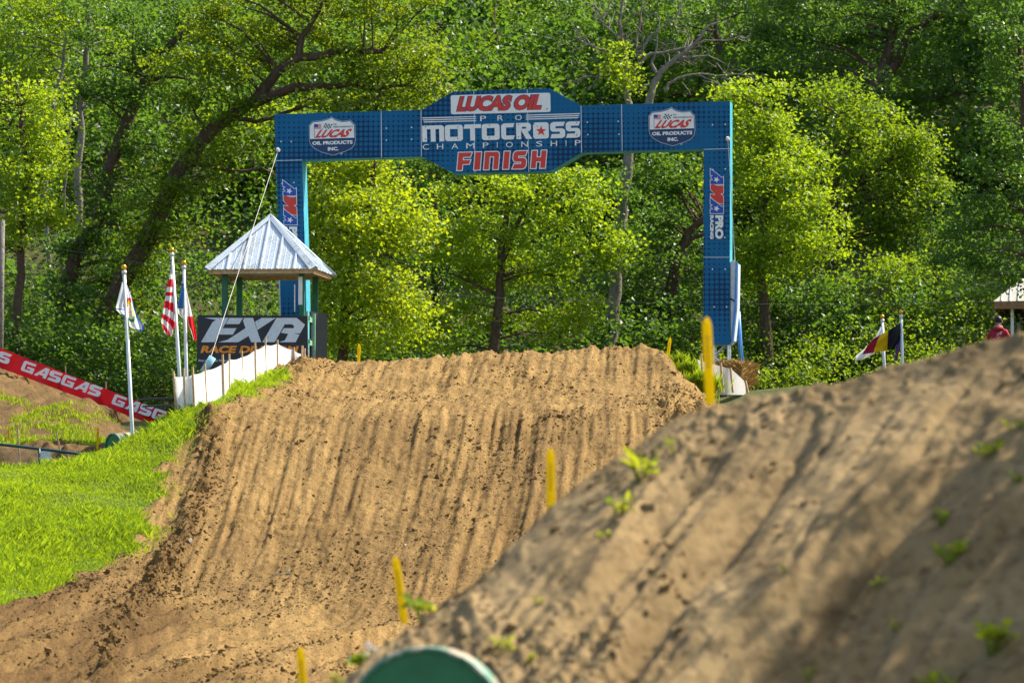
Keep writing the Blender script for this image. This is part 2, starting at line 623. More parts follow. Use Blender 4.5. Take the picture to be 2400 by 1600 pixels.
# ------------------------------------------------------------------ race track and grass bank (one height field, two surfaces)
xs = np.arange(-9.8, 7.0, 0.035)
ys = np.concatenate([np.arange(71, 88, 0.07), np.arange(88, 117, 0.05)])
X, Y = np.meshgrid(xs, ys)
Z = T(X, Y)
PX, PY = proj(X, Y, Z)
BPY = [860, 880, 900, 940, 960, 990, 1040, 1100, 1200, 1280, 1305, 1340, 1380, 1410, 1440, 1500]
BPX = [665, 650, 632, 560, 505, 448, 410, 372, 345, 320, 262, 190, 100, 20, -60, -220]
gn = fbm(X * 1.6, Y * 1.6, 5, 4)
bx = np.interp(PY, BPY, BPX) + gn * 45
grass = (PX < bx) & (Y < 110.5)
grass |= (Y >= 110.5) & (X < -5.0)
gw = sstep(-30, 60, PX - bx)            # 0 on grass, 1 on dirt
# ruts along the run-up; they swing to the left at the foot of the jump
swing = np.clip(89.5 - Y, 0, 12)
xr = X + 0.02 * (Y - 100) * X * 0.12 - 0.16 * (Y - 100) * 0.2
leftmix = sstep(-3.2, -5.5, X + 0.35 * swing * 0 - 0.0) * sstep(89, 84, Y)
wx = fbm(X * 0.35, Y * 0.06, 17, 2) * 0.35
mod = np.clip(0.5 + 1.7 * fbm(X * 0.9, Y * 0.3, 19, 3), 0.05, 1.6)
xr = xr + wx
rut = mod * (fbm(xr * 3.4, Y * 0.08, 11, 3, 0.75) * 0.075 - np.maximum(0, np.abs(vnoise(xr * 6.5, Y * 0.12, 15)) - 0.16) * 0.20) + fbm(xr * 9, Y * 0.22, 13, 2, 0.8) * 0.07
qq = PY + 0.30 * PX + 14 * fbm(X * 0.6, Y * 0.5, 23, 2)
rut_cross = fbm(qq / 34.0, PX / 420.0, 21, 4, 0.65) * 0.26 - np.maximum(0, vnoise(qq / 19.0, PX / 360.0, 25) - 0.12) * 0.55
face = 0.55 + 0.6 * sstep(90, 94, Y) * sstep(104, 99, Y) + 0.35 * sstep(108, 111, Y)
crossw = sstep(90.5, 86.5, Y + 0.9 * (X + 4.2)) * 1.0
crossw = np.clip(crossw, 0, 1)
d1 = rut * face * (1 - crossw) + rut_cross * crossw
clod = np.maximum(0, fbm(X * 6.5, Y * 5.0, 31, 4, 0.65)) * 0.10 * np.clip(0.4 + 1.6 * fbm(X * 0.9, Y * 0.5, 33, 3), 0.1, 1.4) + fbm(X * 1.3, Y * 1.1, 41, 3) * 0.06
fine_n = (np.maximum(0, vnoise(X * 12, Y * 8, 51)) * 0.075 + vnoise(X * 20, Y * 13, 53) * 0.025)
d1 = d1 + clod + fine_n
# ridge of loose clods along the left edge
rid_py = [905, 960, 1000, 1090, 1180, 1250, 1320, 1400, 1500]
rid_px = [600, 480, 492, 500, 470, 440, 400, 345, 250]
rdist = np.abs(PX - np.interp(PY, rid_py, rid_px)) / 34.0
ridge_amp = np.exp(-rdist ** 2) * (PY > 895) * (Y < 104)
d1 = d1 + ridge_amp * (0.10 + 0.34 * np.maximum(0, fbm(X * 3.5, Y * 3.0, 61, 4, 0.65)))
# pile of loose dirt at the upper left corner of the crest, and at the right edge of the brow
for (ppx, ppy, rr, amp) in ((665, 862, 55, 0.12), (600, 905, 60, 0.10), (700, 880, 60, 0.12), (1590, 960, 55, 0.22), (1560, 850, 40, 0.12)):
    g = np.exp(-(((PX - ppx) / rr) ** 2 + ((PY - ppy) / (rr * 0.6)) ** 2)) * (Y > 101)
    d1 = d1 + g * amp * (0.5 + 1.6 * np.maximum(0, fbm(X * 3.2, Y * 3.2, 71, 4, 0.6)))
bankd = fbm(X * 0.8, Y * 0.8, 81, 3) * 0.16
Zt = Z + d1 * gw + bankd * (1 - gw)
vis = PX < 2400
# leave out what the berm hides for good (far right of the foot)
hid = (Y < 99) & (X > np.interp(Y, [71, 80, 90, 99], [-1.0, -0.2, 2.6, 4.2]))
gmask = grass[:-1, :-1]
V3 = np.stack([X, Y, Zt], -1)
hidq = hid[:-1, :-1]
me = grid_mesh('race_track', V3, (~gmask) & (~hidq))
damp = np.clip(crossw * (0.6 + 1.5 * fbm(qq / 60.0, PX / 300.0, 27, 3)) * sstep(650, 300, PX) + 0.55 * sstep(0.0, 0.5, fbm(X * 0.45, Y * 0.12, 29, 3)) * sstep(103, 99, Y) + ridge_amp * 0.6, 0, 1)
tmk = (~gmask) & (~hidq)
uq = np.unique(np.stack([np.arange(X.size).reshape(X.shape)[:-1, :-1], np.arange(X.size).reshape(X.shape)[:-1, 1:], np.arange(X.size).reshape(X.shape)[1:, 1:], np.arange(X.size).reshape(X.shape)[1:, :-1]], -1)[tmk])
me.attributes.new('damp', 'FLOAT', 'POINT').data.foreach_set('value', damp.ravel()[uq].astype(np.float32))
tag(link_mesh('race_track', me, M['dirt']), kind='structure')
g2 = grass[::2, ::2]
g2 = g2[:-1, :-1] | g2[1:, :-1] | g2[:-1, 1:] | g2[1:, 1:]
me = grid_mesh('grass_bank', V3[::2, ::2] - np.array([0, 0, 0.012]), g2)
tag(link_mesh('grass_bank', me, M['turf_soil']), kind='structure')


def surf(x, y):
    """height of the built track or bank"""
    j = np.clip(np.searchsorted(xs, x), 0, len(xs) - 1)
    i = np.clip(np.searchsorted(ys, y), 0, len(ys) - 1)
    return Zt[i, j]


# ------------------------------------------------------------------ blades and leaves
def blades(name, pos, h, w, lean, mat, parent=None, off=(0, 0, 0)):
    n = len(pos)
    a = rng.uniform(0, 2 * math.pi, n)
    hh = h * rng.uniform(0.5, 1.25, n)
    side = np.stack([np.cos(a), np.sin(a), np.zeros(n)], -1) * (w * rng.uniform(0.6, 1.3, n))[:, None]
    b = rng.uniform(0, 2 * math.pi, n)
    ln = lean * rng.uniform(0.2, 1.2, n)
    tipd = np.stack([np.cos(b) * ln, np.sin(b) * ln, np.ones(n)], -1)
    pos = pos - np.array(off)
    p0 = pos - side
    p1 = pos + side
    mid = pos + tipd * np.array([0.35, 0.35, 0.6]) * hh[:, None]
    tip = pos + tipd * np.array([1, 1, 0.95]) * hh[:, None]
    v = np.stack([p0, p1, mid + side * 0.8, tip], 1).reshape(-1, 3)
    q = (np.arange(n) * 4)[:, None] + np.arange(4)[None, :]
    me = raw_mesh(name, v, q)
    tint = np.clip(rng.normal(0.5, 0.26, n) + fbm(pos[:, 0] * 0.9, pos[:, 1] * 0.9, 91, 4, 0.6) * 1.0, 0, 1)
    at = me.attributes.new('tint', 'FLOAT', 'FACE')
    at.data.foreach_set('value', tint.astype(np.float32))
    return link_mesh(name, me, mat, parent)


def leaf_mesh(name, c, size, tint, upbias=0.5, aspect=0.8):
    n = len(c)
    nrm = rng.normal(0, 1, (n, 3))
    nrm[:, 2] = np.abs(nrm[:, 2]) + upbias
    nrm /= np.linalg.norm(nrm, axis=1)[:, None]
    a = rng.normal(0, 1, (n, 3))
    a[:, 2] -= 0.35
    a -= nrm * (a * nrm).sum(1)[:, None]
    a /= np.linalg.norm(a, axis=1)[:, None] + 1e-9
    w = np.cross(nrm, a)
    L = (size * rng.uniform(0.65, 1.3, n))[:, None]
    W = L * aspect
    fold = nrm * L * 0.12
    p = c
    v = np.stack([p - a * L * 0.5, p + w * W * 0.5 + fold + a * L * 0.06, p + a * L * 0.5 - nrm * L * 0.1, p - w * W * 0.5 + fold + a * L * 0.06], 1).reshape(-1, 3)
    q = (np.arange(n) * 4)[:, None] + np.arange(4)[None, :]
    me = raw_mesh(name, v, q)
    at = me.attributes.new('tint', 'FLOAT', 'FACE')
    at.data.foreach_set('value', np.clip(tint, 0, 1).astype(np.float32))
    return me


LEAFCOUNT = [0]


def crown_points(lobes, d, density=330, cl_r=0.5, per=70, shell=0.55):
    """clumps of leaves through ellipsoid lobes. lobe: (px, py, rx, ry[, dd[, dens]])"""
    cc, tt, clumps = [], [], []
    for lb in lobes:
        px, py, rx, ry = lb[:4]
        dd = lb[4] if len(lb) > 4 else 0.0
        dn = lb[5] if len(lb) > 5 else 1.0
        c = np.array(P(px, py, d + dd))
        ax = np.array([sz(rx, d), 0.72 * (sz(rx, d) + sz(ry, d)) / 2 + 0.25, sz(ry, d)])
        area = math.pi * ax[0] * ax[2]
        nl = int(area * density * dn * 2.3)
        k = max(3, int(nl / per))
        u = rng.normal(0, 1, (k, 3))
        u /= np.linalg.norm(u, axis=1)[:, None]
        r = rng.uniform(0, 1, k) ** (1 / 3.0)
        r = r * (1 - shell) + shell * rng.uniform(0.72, 1.08, k)
        cen = c + u * r[:, None] * ax
        clumps.append(cen)
        ct = rng.normal(0.5, 0.16, k)
        cr = cl_r * rng.uniform(0.55, 1.35, k)
        n2 = np.maximum(4, (per * rng.uniform(0.5, 1.5, k)).astype(int))
        ii = np.repeat(np.arange(k), n2)
        g = rng.normal(0, 1, (len(ii), 3)) * np.array([0.6, 0.6, 0.30])
        cc.append(cen[ii] + g * cr[ii][:, None])
        tt.append(ct[ii] + rng.normal(0, 0.17, len(ii)))
    return np.concatenate(cc), np.concatenate(tt), np.concatenate(clumps)


def wob(pts, amp):
    """subdivide a polyline with slight wander"""
    out = []
    for a, b in zip(pts[:-1], pts[1:]):
        out.append(a)
        L = (b - a).length
        m = (a + b) / 2 + Vector([random.uniform(-1, 1) for _ in range(3)]) * L * amp
        out.append(m)
    out.append(pts[-1])
    return out


def tree(name, label, d, limbs, lobes, leaf, bark='bark', group='trees along the foot of the wooded hill', density=330, leaf_size=0.098, cl_r=0.46, per=110,
         twigs=70, cat='tree', extra=None, upbias=0.5, twig_r=0.016, grow=1.0):
    """limbs: (r0, r1, [(px, py[, dd]), ...]); trunk base is the first point of the first limb"""
    L3 = []
    for r0, r1, pts in limbs:
        pp = [P(q[0], q[1], d + (q[2] if len(q) > 2 else 0.0)) for q in pts]
        L3.append((r0, r1, pp))
    base = L3[0][2][0].copy()
    gz = float(G(base.x, base.y))
    if base.z > gz - 0.1:
        L3[0][2].insert(0, Vector((base.x, base.y, gz - 0.15)))
        base = L3[0][2][0].copy()
    root = empty(name, base)
    mb = MB(base)
    nodes = []
    for i, (r0, r1, pp) in enumerate(L3):
        pp = wob(wob(pp, 0.06), 0.05)
        m = len(pp) - 1
        rad = [r0 + (r1 - r0) * (k / m) ** 0.8 for k in range(m + 1)]
        if i == 0:
            rad[0] *= 1.35
        mb.tube(pp, rad, 8 if r0 > 0.1 else 6)
        nodes += [(p, r) for p, r in zip(pp, rad)]
    if lobes:
        lobes = [(l[0], l[1], l[2] * grow, l[3] * grow) + tuple(l[4:]) for l in lobes]
        c, t, clumps = crown_points(lobes, d, density, cl_r, per)
        LEAFCOUNT[0] += len(c)
        node_p = np.array([tuple(p) for p, r in nodes])
        sel = rng.choice(len(clumps), min(int(twigs * 0.6), len(clumps)), replace=False)
        usedn = {}
        for k in sel:
            q = clumps[k]
            dist = np.linalg.norm(node_p - q, axis=1)
            # attach to a node lower than the clump when possible
            pen = dist + np.where(node_p[:, 2] > q[2], 1.0, 0)
            j = int(np.argmin(pen))
            usedn[j] = usedn.get(j, 0) + 1
            if dist[j] < 0.2 or dist[j] > 2.6 or usedn[j] > 3:
                continue
            a = Vector(node_p[j])
            b = Vector(q)
            mid = (a + b) / 2 + Vector((random.uniform(-.15, .15), random.uniform(-.15, .15), 0.10 * dist[j]))
            r0 = min(nodes[j][1] * 0.6, twig_r + 0.011 * dist[j])
            mb.tube([a, mid, b], [r0, r0 * 0.7, r0 * 0.35], 4, cap=False)
    tr = mb.build('trunk', M[bark], root, True)
    if lobes:
        me = leaf_mesh('crown', c - np.array(base), leaf_size, t, upbias)
        link_mesh('crown', me, M[leaf], root)
    tag(root, label, cat, group)
    return root, base

# ------------------------------------------------------------------ flat lettering on a vertical plane
from mathutils.geometry import tessellate_polygon


class Plane:
    """upright plane through P(px,py,d); local x along it, local y pointing away from the viewer, local z up"""
    def __init__(self, px, py, d, yaw_deg=0.0, rz=None):
        self.O = P(px, py, d)
        a = math.radians(yaw_deg)
        self.rz = a
        self.ux = Vector((math.cos(a), math.sin(a), 0))
        self.n = Vector((math.sin(a), -math.cos(a), 0))

    def loc(self, px, py):
        r = ray(px, py)
        t = self.O.dot(self.n) / r.dot(self.n)
        q = r * t - self.O
        return (q.dot(self.ux), q.z)


def area2(l):
    return sum(a[0] * b[1] - b[0] * a[1] for a, b in zip(l, l[1:] + l[:1])) / 2


def offset_loop(l, o):
    if o == 0:
        return l
    s = 1 if area2(l) > 0 else -1
    out = []
    n = len(l)
    for i in range(n):
        p0, p1, p2 = Vector(l[i - 1]), Vector(l[i]), Vector(l[(i + 1) % n])
        e1 = (p1 - p0)
        e2 = (p2 - p1)
        if e1.length < 1e-6 or e2.length < 1e-6:
            out.append(tuple(p1))
            continue
        e1.normalize()
        e2.normalize()
        n1 = Vector((e1.y, -e1.x)) * s
        n2 = Vector((e2.y, -e2.x)) * s
        b = n1 + n2
        if b.length < 0.5:
            b = n1
        b.normalize()
        k = o / max(0.45, b.dot(n1))
        out.append(tuple(p1 + b * k))
    return out


def prism(mb, loops, y0, y1, mi=0):
    """extrude 2D loops (first outer, then holes) in local x-z between y0 (front) and y1"""
    tris = tessellate_polygon([[Vector((p[0], p[1], 0)) for p in l] for l in loops])
    flat = [p for l in loops for p in l]
    n = len(flat)
    vs = [(p[0], y0, p[1]) for p in flat] + [(p[0], y1, p[1]) for p in flat]
    fs = []
    for t in tris:
        a, b, c = (flat[i] for i in t)
        ar = (b[0] - a[0]) * (c[1] - a[1]) - (c[0] - a[0]) * (b[1] - a[1])
        t = tuple(t) if ar > 0 else tuple(reversed(t))
        fs.append(t)
        fs.append(tuple(n + i for i in reversed(t)))
    k = 0
    for l in loops:
        m = len(l)
        ccw = area2(l) > 0
        for i in range(m):
            a, b = k + i, k + (i + 1) % m
            fs.append((a, b, n + b, n + a) if not ccw else (b, a, n + a, n + b))
        k += m
    mb.add(vs, fs, mi)


def plate(name, pieces, mat, parent, lift=0.004, thick=0.003, off=0.0):
    """pieces: list of loop lists in local metres; lifted in front of the plane"""
    mb = MB()
    for i, loops in enumerate(pieces):
        ll = [offset_loop(loops[0], off)] + [offset_loop(h, -off) for h in loops[1:]]
        prism(mb, ll, -(lift + thick), -lift)
    return mb.build(name, mat, parent)


def rrect(x0, y0, x1, y1, r, seg=4):
    out = []
    for cx, cy, a0 in ((x1 - r, y1 - r, 0), (x0 + r, y1 - r, 90), (x0 + r, y0 + r, 180), (x1 - r, y0 + r, 270)):
        for k in range(seg + 1):
            a = math.radians(a0 + 90 * k / seg)
            out.append((cx + r * math.cos(a), cy + r * math.sin(a)))
    return out


def star(cx, cy, r, rot=90, inner=0.4):
    return [(cx + (r if k % 2 == 0 else r * inner) * math.cos(math.radians(rot + 36 * k)), cy + (r if k % 2 == 0 else r * inner) * math.sin(math.radians(rot + 36 * k))) for k in range(10)]


O_ = [rrect(0, 0, 1, 1, 0.16), [(0.28, 0.26), (0.72, 0.26), (0.72, 0.74), (0.28, 0.74)]]
S_ = [[(0, 0), (0.78, 0), (0.92, 0.05), (1, 0.16), (1, 0.44), (0.93, 0.55), (0.8, 0.60), (0.36, 0.60), (0.36, 0.74), (0.90, 0.74), (1.0, 1), (0.22, 1), (0.08, 0.95), (0, 0.84), (0, 0.56), (0.07, 0.45),
       (0.2, 0.40), (0.64, 0.40), (0.64, 0.26), (0.1, 0.26)]]
GL = {
    'M': [[(0, 0), (0.22, 0), (0.22, 0.77), (0.39, 0.77), (0.39, 0), (0.61, 0), (0.61, 0.77), (0.78, 0.77), (0.78, 0), (1, 0), (1, 0.86), (0.96, 0.96), (0.88, 1), (0, 1)]],
    'O': O_,
    'T': [[(0.38, 0), (0.65, 0), (0.65, 0.76), (1, 0.76), (1, 1), (0.08, 1), (0.0, 0.74), (0.38, 0.74)]],
    'C': [[(0.12, 0.03), (0.24, 0), (0.9, 0), (1, 0.25), (0.36, 0.25), (0.36, 0.75), (0.9, 0.75), (1, 1), (0.24, 1), (0.12, 0.97), (0.03, 0.9), (0, 0.8), (0, 0.2), (0.03, 0.1)]],
    'R': [[(0, 0), (0.3, 0), (0.3, 0.56), (0.62, 0), (1, 0), (0.7, 0.45), (0.85, 0.5), (0.93, 0.6), (0.93, 0.85), (0.86, 0.96), (0.75, 1), (0, 1)], [(0.36, 0.64), (0.62, 0.64), (0.62, 0.76), (0.36, 0.76)]],
    'S': S_,
    'F': [[(0, 0), (0.36, 0), (0.36, 0.34), (0.86, 0.34), (0.94, 0.56), (0.36, 0.56), (0.36, 0.75), (0.9, 0.75), (1.0, 1), (0, 1)]],
    'I': [[(0, 0), (1, 0), (1, 1), (0, 1)]],
    'N': [[(0, 0), (0.34, 0), (0.34, 0.74), (0.66, 0.74), (0.66, 0), (1, 0), (1, 0.84), (0.95, 0.95), (0.85, 1), (0, 1)]],
    'H': [[(0, 0), (0.34, 0), (0.34, 0.38), (0.66, 0.38), (0.66, 0), (1, 0), (1, 1), (0.66, 1), (0.66, 0.62), (0.34, 0.62), (0.34, 1), (0, 1)]],
    'G': [[(0.14, 0), (1, 0), (1, 0.55), (0.42, 0.55), (0.42, 0.36), (0.72, 0.36), (0.72, 0.23), (0.26, 0.23), (0.26, 0.77), (1, 0.77), (1, 1), (0.14, 1), (0.04, 0.95), (0, 0.86), (0, 0.14), (0.04, 0.05)]],
    'A': [[(0, 0), (0.27, 0), (0.40, 0.2), (0.74, 0.2), (0.74, 0), (1, 0), (1, 1), (0.66, 1)], [(0.54, 0.41), (0.74, 0.41), (0.74, 0.74)]],
}


def affine(bl, br, tl):
    bl, br, tl = Vector(bl), Vector(br), Vector(tl)
    return lambda u, v: tuple(bl + (br - bl) * u + (tl - bl) * v)


def glyph_row(word, spans, f):
    """word placed on [0,1]x[0,1] through f; spans: (u0,u1) per letter"""
    return [[[f(a + (b - a) * p[0], p[1]) for p in loop] for loop in GL[ch]] for ch, (a, b) in zip(word, spans)]


_fonts = {}


def text_mesh(txt, weight=0.0, spacing=1.0):
    key = (txt, weight, spacing)
    if key in _fonts:
        return _fonts[key]
    cu = bpy.data.curves.new('t', 'FONT')
    cu.body = txt
    cu.offset = weight
    cu.space_character = spacing
    cu.resolution_u = 3
    o = bpy.data.objects.new('t', cu)
    col.objects.link(o)
    dg = bpy.context.evaluated_depsgraph_get()
    me = bpy.data.meshes.new_from_object(o.evaluated_get(dg))
    bpy.data.objects.remove(o)
    v = np.array([tuple(p.co) for p in me.vertices])[:, :2]
    fs = [tuple(p.vertices) for p in me.polygons]
    bpy.data.meshes.remove(me)
    lo, hi = v.min(0), v.max(0)
    v = (v - lo) / (hi - lo)
    _fonts[key] = (v, fs)
    return _fonts[key]


def lettering(name, txt, f, mat, parent, lift=0.006, weight=0.02, spacing=1.0, grow=None):
    """printed text: its bounding box is mapped by f from the unit square onto the plane"""
    v, fs = text_mesh(txt, weight, spacing)
    vs = []
    for a, b in v:
        x, z = f(a, b)
        vs.append((x, -lift, z))
    mb = MB()
    # front facing: +x right, +z up seen from -y
    q = []
    for fc in fs:
        a, b, c = (vs[fc[0]], vs[fc[1]], vs[fc[2]])
        ar = (b[0] - a[0]) * (c[2] - a[2]) - (c[0] - a[0]) * (b[2] - a[2])
        q.append(fc if ar > 0 else tuple(reversed(fc)))
    mb.add(vs, q)
    return mb.build(name, mat, parent)


# ------------------------------------------------------------------ finish arch
AR = Plane(1179, 600, 119.0, -8.0)
arch = empty('finish_arch', AR.O, AR.rz)
tag(arch, 'large blue halftone arch spanning the jump, with red and white lettering on its beam', 'arch')
A = AR.loc


def Zc(x, y):
    return A(980 + x / 5.88, 200 + y / 5.88)


panels = [
    [(642, 268), (893.5, 260.5), (894.5, 370), (646, 377)],
    [(893.5, 260.5), (987, 257.6), (988, 367.5), (894.5, 370)],
    [(987, 258.7), (1061.6, 215), (1110.6, 212.6), (1113.5, 405.6), (1065, 407.5), (988, 367.8)],
    [(1110.6, 212.6), (1236, 209), (1239.5, 403.6), (1113.5, 405.6)],
    [(1236, 209), (1286, 207), (1362, 247.6), (1363.5, 359), (1288.7, 402.4), (1239.5, 403.6)],
    [(1362.3, 247.6), (1457, 244.6), (1458.5, 355.6), (1363.5, 358.5)],
    [(1457, 244.6), (1711, 237.4), (1711, 348.6), (1458.5, 355.6)],
    [(646, 377), (708.4, 375.3), (716.5, 640), (656, 640)],
    [(656, 640), (716.5, 640), (719, 812), (660, 812)],
    [(1649, 350.3), (1711, 348.6), (1710.6, 603), (1648.4, 603)],
    [(1648.4, 603), (1710.6, 603), (1710.4, 808), (1648.2, 808)],
]
cov = MB()
for pl in panels:
    loop = [A(*p) for p in pl]
    ins = offset_loop(loop, -0.005)
    mb = MB()
    prism(mb, [ins], -0.012, 0.006)
    mb.build('panel', M['panel'], arch)
    prism(cov, [offset_loop(loop, -0.0012)], 0.009, 0.52)
cov.build('frame_cover', M['cyan'], arch)
for (xa, ya, xb, yb) in ((893.5, 261, 894.5, 370), (987, 259, 988, 367), (1110.6, 213, 1113.5, 405), (1236, 210, 1239.5, 403), (1362, 248, 1363.5, 358), (1457, 245, 1458.5, 355)):
    plate('seam_trim', [[[A(xa - 0.8, ya), A(xa + 0.8, ya), A(xb + 0.8, yb), A(xb - 0.8, yb)]]], M['pad'], arch, 0.0125, 0.0015)
for (xa, ya, xb, yb) in ((646, 377, 708, 375.4), (1649, 350.4, 1711, 348.6), (1648.5, 603, 1710.5, 603)):
    plate('seam_trim', [[[A(xa, ya - 0.7), A(xb, yb - 0.7), A(xb, yb + 0.7), A(xa, ya + 0.7)]]], M['pad'], arch, 0.0125, 0.0015)
# white side sheet on the outer side of the near leg
mb = MB()
prism(mb, [[A(653, 640), A(656, 640), A(660, 812), A(657, 812)]], 0.0, 0.5)
mb.build('side_sheet', M['pad'], arch)
# aluminium feet
for xa, xb in ((664, 715), (1672, 1706)):
    mb = MB()
    ya, yb = 800, 905
    p0, p1 = A(xa, ya), A(xb, ya)
    q0, q1 = A(xa, yb), A(xb, yb)
    for yy in (0.08, 0.42):
        for (u, v) in ((p0, q0), (p1, q1)):
            mb.tube([(u[0], yy, u[1]), (v[0], yy, v[1])], 0.026, 6)
        for k in range(3):
            z0 = p0[1] + (q0[1] - p0[1]) * k / 3
            z1 = p0[1] + (q0[1] - p0[1]) * (k + 1) / 3
            a, b = (p0[0], p1[0]) if k % 2 else (p1[0], p0[0])
            mb.tube([(a, yy, z0), (b, yy, z1)], 0.014, 5)
    for k in range(3):
        z0 = p0[1] + (q0[1] - p0[1]) * (k + 0.6) / 3
        for u in (p0[0], p1[0]):
            mb.tube([(u, 0.08, z0), (u, 0.42, z0)], 0.014, 5)
    mb.build('truss', M['alu'], arch)
# grey crash pad strapped to the outer side of the far leg
mb = MB()
prism(mb, [[A(1711.5, 612), A(1717, 609), A(1730, 618), A(1728, 720), A(1720, 798), A(1712, 806)]], 0.05, 0.5)
pad = mb.build('crash_pad', M['pad'], arch)
mb = MB()
for u, v in (((1726, 613), (1723, 720)), ((1723, 720), (1715, 803))):
    a, b = A(*u), A(*v)
    mb.tube([(a[0], 0.03, a[1]), (b[0], 0.03, b[1])], 0.022, 6)
mb.build('strap', M['pipe_blue'], pad)
mb = MB()
a, b = A(1711, 699), A(1724, 707)
mb.tube([(a[0], 0.035, a[1]), (b[0], 0.035, b[1])], 0.016, 6)
mb.build('strap', M['black_print'], pad)

# LUCAS OIL plate
f = affine(Zc(455, 404), Zc(1828, 370), Zc(450, 140))
pl = [[[f(*p) for p in rrect(0, 0, 1, 1, 0.03)]]]
inset = [[[f(p[0], p[1]) for p in [(0.0, 0.1), (0.006, 0.02), (0.02, 0), (0.98, 0), (0.994, 0.02), (1, 0.1), (1, 0.9), (0.994, 0.98), (0.98, 1), (0.02, 1), (0.006, 0.98), (0, 0.9)]]]]
nameplate = plate('name_plate', inset, M['white'], arch, 0.016, 0.006)
f = affine(Zc(522, 372), Zc(1694, 343), Zc(578, 150))
lettering('lettering_outline', 'LUCAS OIL', f, M['navy'], nameplate, 0.0235, 0.085, 0.93)
f = affine(Zc(532, 366), Zc(1690, 338), Zc(590, 157))
lettering('lettering', 'LUCAS OIL', f, M['red'], nameplate, 0.026, 0.05, 0.97)
lettering('registered_mark', '®', affine(Zc(1766, 341), Zc(1793, 340), Zc(1766, 315)), M['black_print'], nameplate, 0.024, 0.0)
# stripes and PRO
for k in range(3):
    plate('stripe', [[[Zc(55 + k * 11, 447 + k * 27), Zc(800, 427 + k * 28.5), Zc(800, 440 + k * 28.5), Zc(60 + k * 11, 461 + k * 27)]]], M['white'], arch, 0.016)
    plate('stripe', [[[Zc(1487, 408 + k * 28.5), Zc(2233 - k * 11, 387 + k * 27), Zc(2229 - k * 11, 401 + k * 27), Zc(1487, 421 + k * 28.5)]]], M['white'], arch, 0.016)
for ch, x in (('P', 858), ('R', 1095), ('O', 1338)):
    dy = -(x - 858) * 0.027
    lettering('lettering', ch, affine(Zc(x, 497 + dy), Zc(x + (92 if ch == 'O' else 80), 495 + dy), Zc(x, 424 + dy)), M['white'], arch, 0.018, 0.0)
# MOTOCROSS
f = affine(Zc(60, 783), Zc(2238, 722), Zc(55, 560))
U = lambda a, b: ((a - 57) / 2181.0, (b - 57) / 2181.0)
sp = [U(57, 360), U(372, 620), U(628, 873), U(882, 1128), U(1150, 1335), U(1357, 1577), U(1590, 1805), U(1825, 2030), U(2040, 2238)]
pieces = glyph_row('MOTOCROSS', sp, f)
pieces[6] = [pieces[6][0]]
moto = plate('lettering', pieces, M['white'], arch, 0.016, 0.004)
sc_ = [Zc(1697 + 75 * math.cos(math.radians(90 + 36 * k)) * (1 if k % 2 == 0 else 0.4), 632 - 75 * math.sin(math.radians(90 + 36 * k)) * (1 if k % 2 == 0 else 0.4)) for k in range(10)]
plate('star', [[sc_]], M['red'], moto, 0.0215)
for bxp, byp in ((105, 577), (548, 577), (985, 554), (1384, 546), (2183, 517), (104, 746), (547, 736), (980, 726), (1384, 712), (2188, 690), (1600, 538), (1645, 567)):
    mb = MB()
    c = Zc(bxp, byp)
    prism(mb, [[(c[0] + 0.014 * math.cos(k * math.pi / 4), c[1] + 0.014 * math.sin(k * math.pi / 4)) for k in range(8)]], -0.026, -0.0205)
    mb.build('bolt', M['wire'], moto)
# CHAMPIONSHIP
for ch, x, w in (('C', 62, 88), ('H', 260, 88), ('A', 462, 92), ('M', 665, 112), ('P', 893, 80), ('I', 1088, 9), ('O', 1212, 95), ('N', 1424, 92), ('S', 1628, 86), ('H', 1828, 88), ('I', 2035, 9), ('P', 2163, 80)):
    dy = -(x - 62) * 0.0272
    lettering('lettering', ch, affine(Zc(x, 889 + dy), Zc(x + w, 887 + dy), Zc(x, 815 + dy)), M['white'], arch, 0.018, 0.0)
# FINISH
f = affine(Zc(536, 1172), Zc(1752, 1140), Zc(556, 932))
U = lambda a, b: ((a - 536) / 1216.0, (b - 536) / 1216.0)
sp = [U(540, 722), U(772, 852), U(908, 1102), U(1172, 1246), U(1302, 1482), U(1555, 1750)]
pieces = glyph_row('FINISH', sp, f)
fo = plate('lettering_outline', pieces, M['white'], arch, 0.016, 0.003, 0.020)
plate('lettering', pieces, M['red'], fo, 0.0205, 0.003)


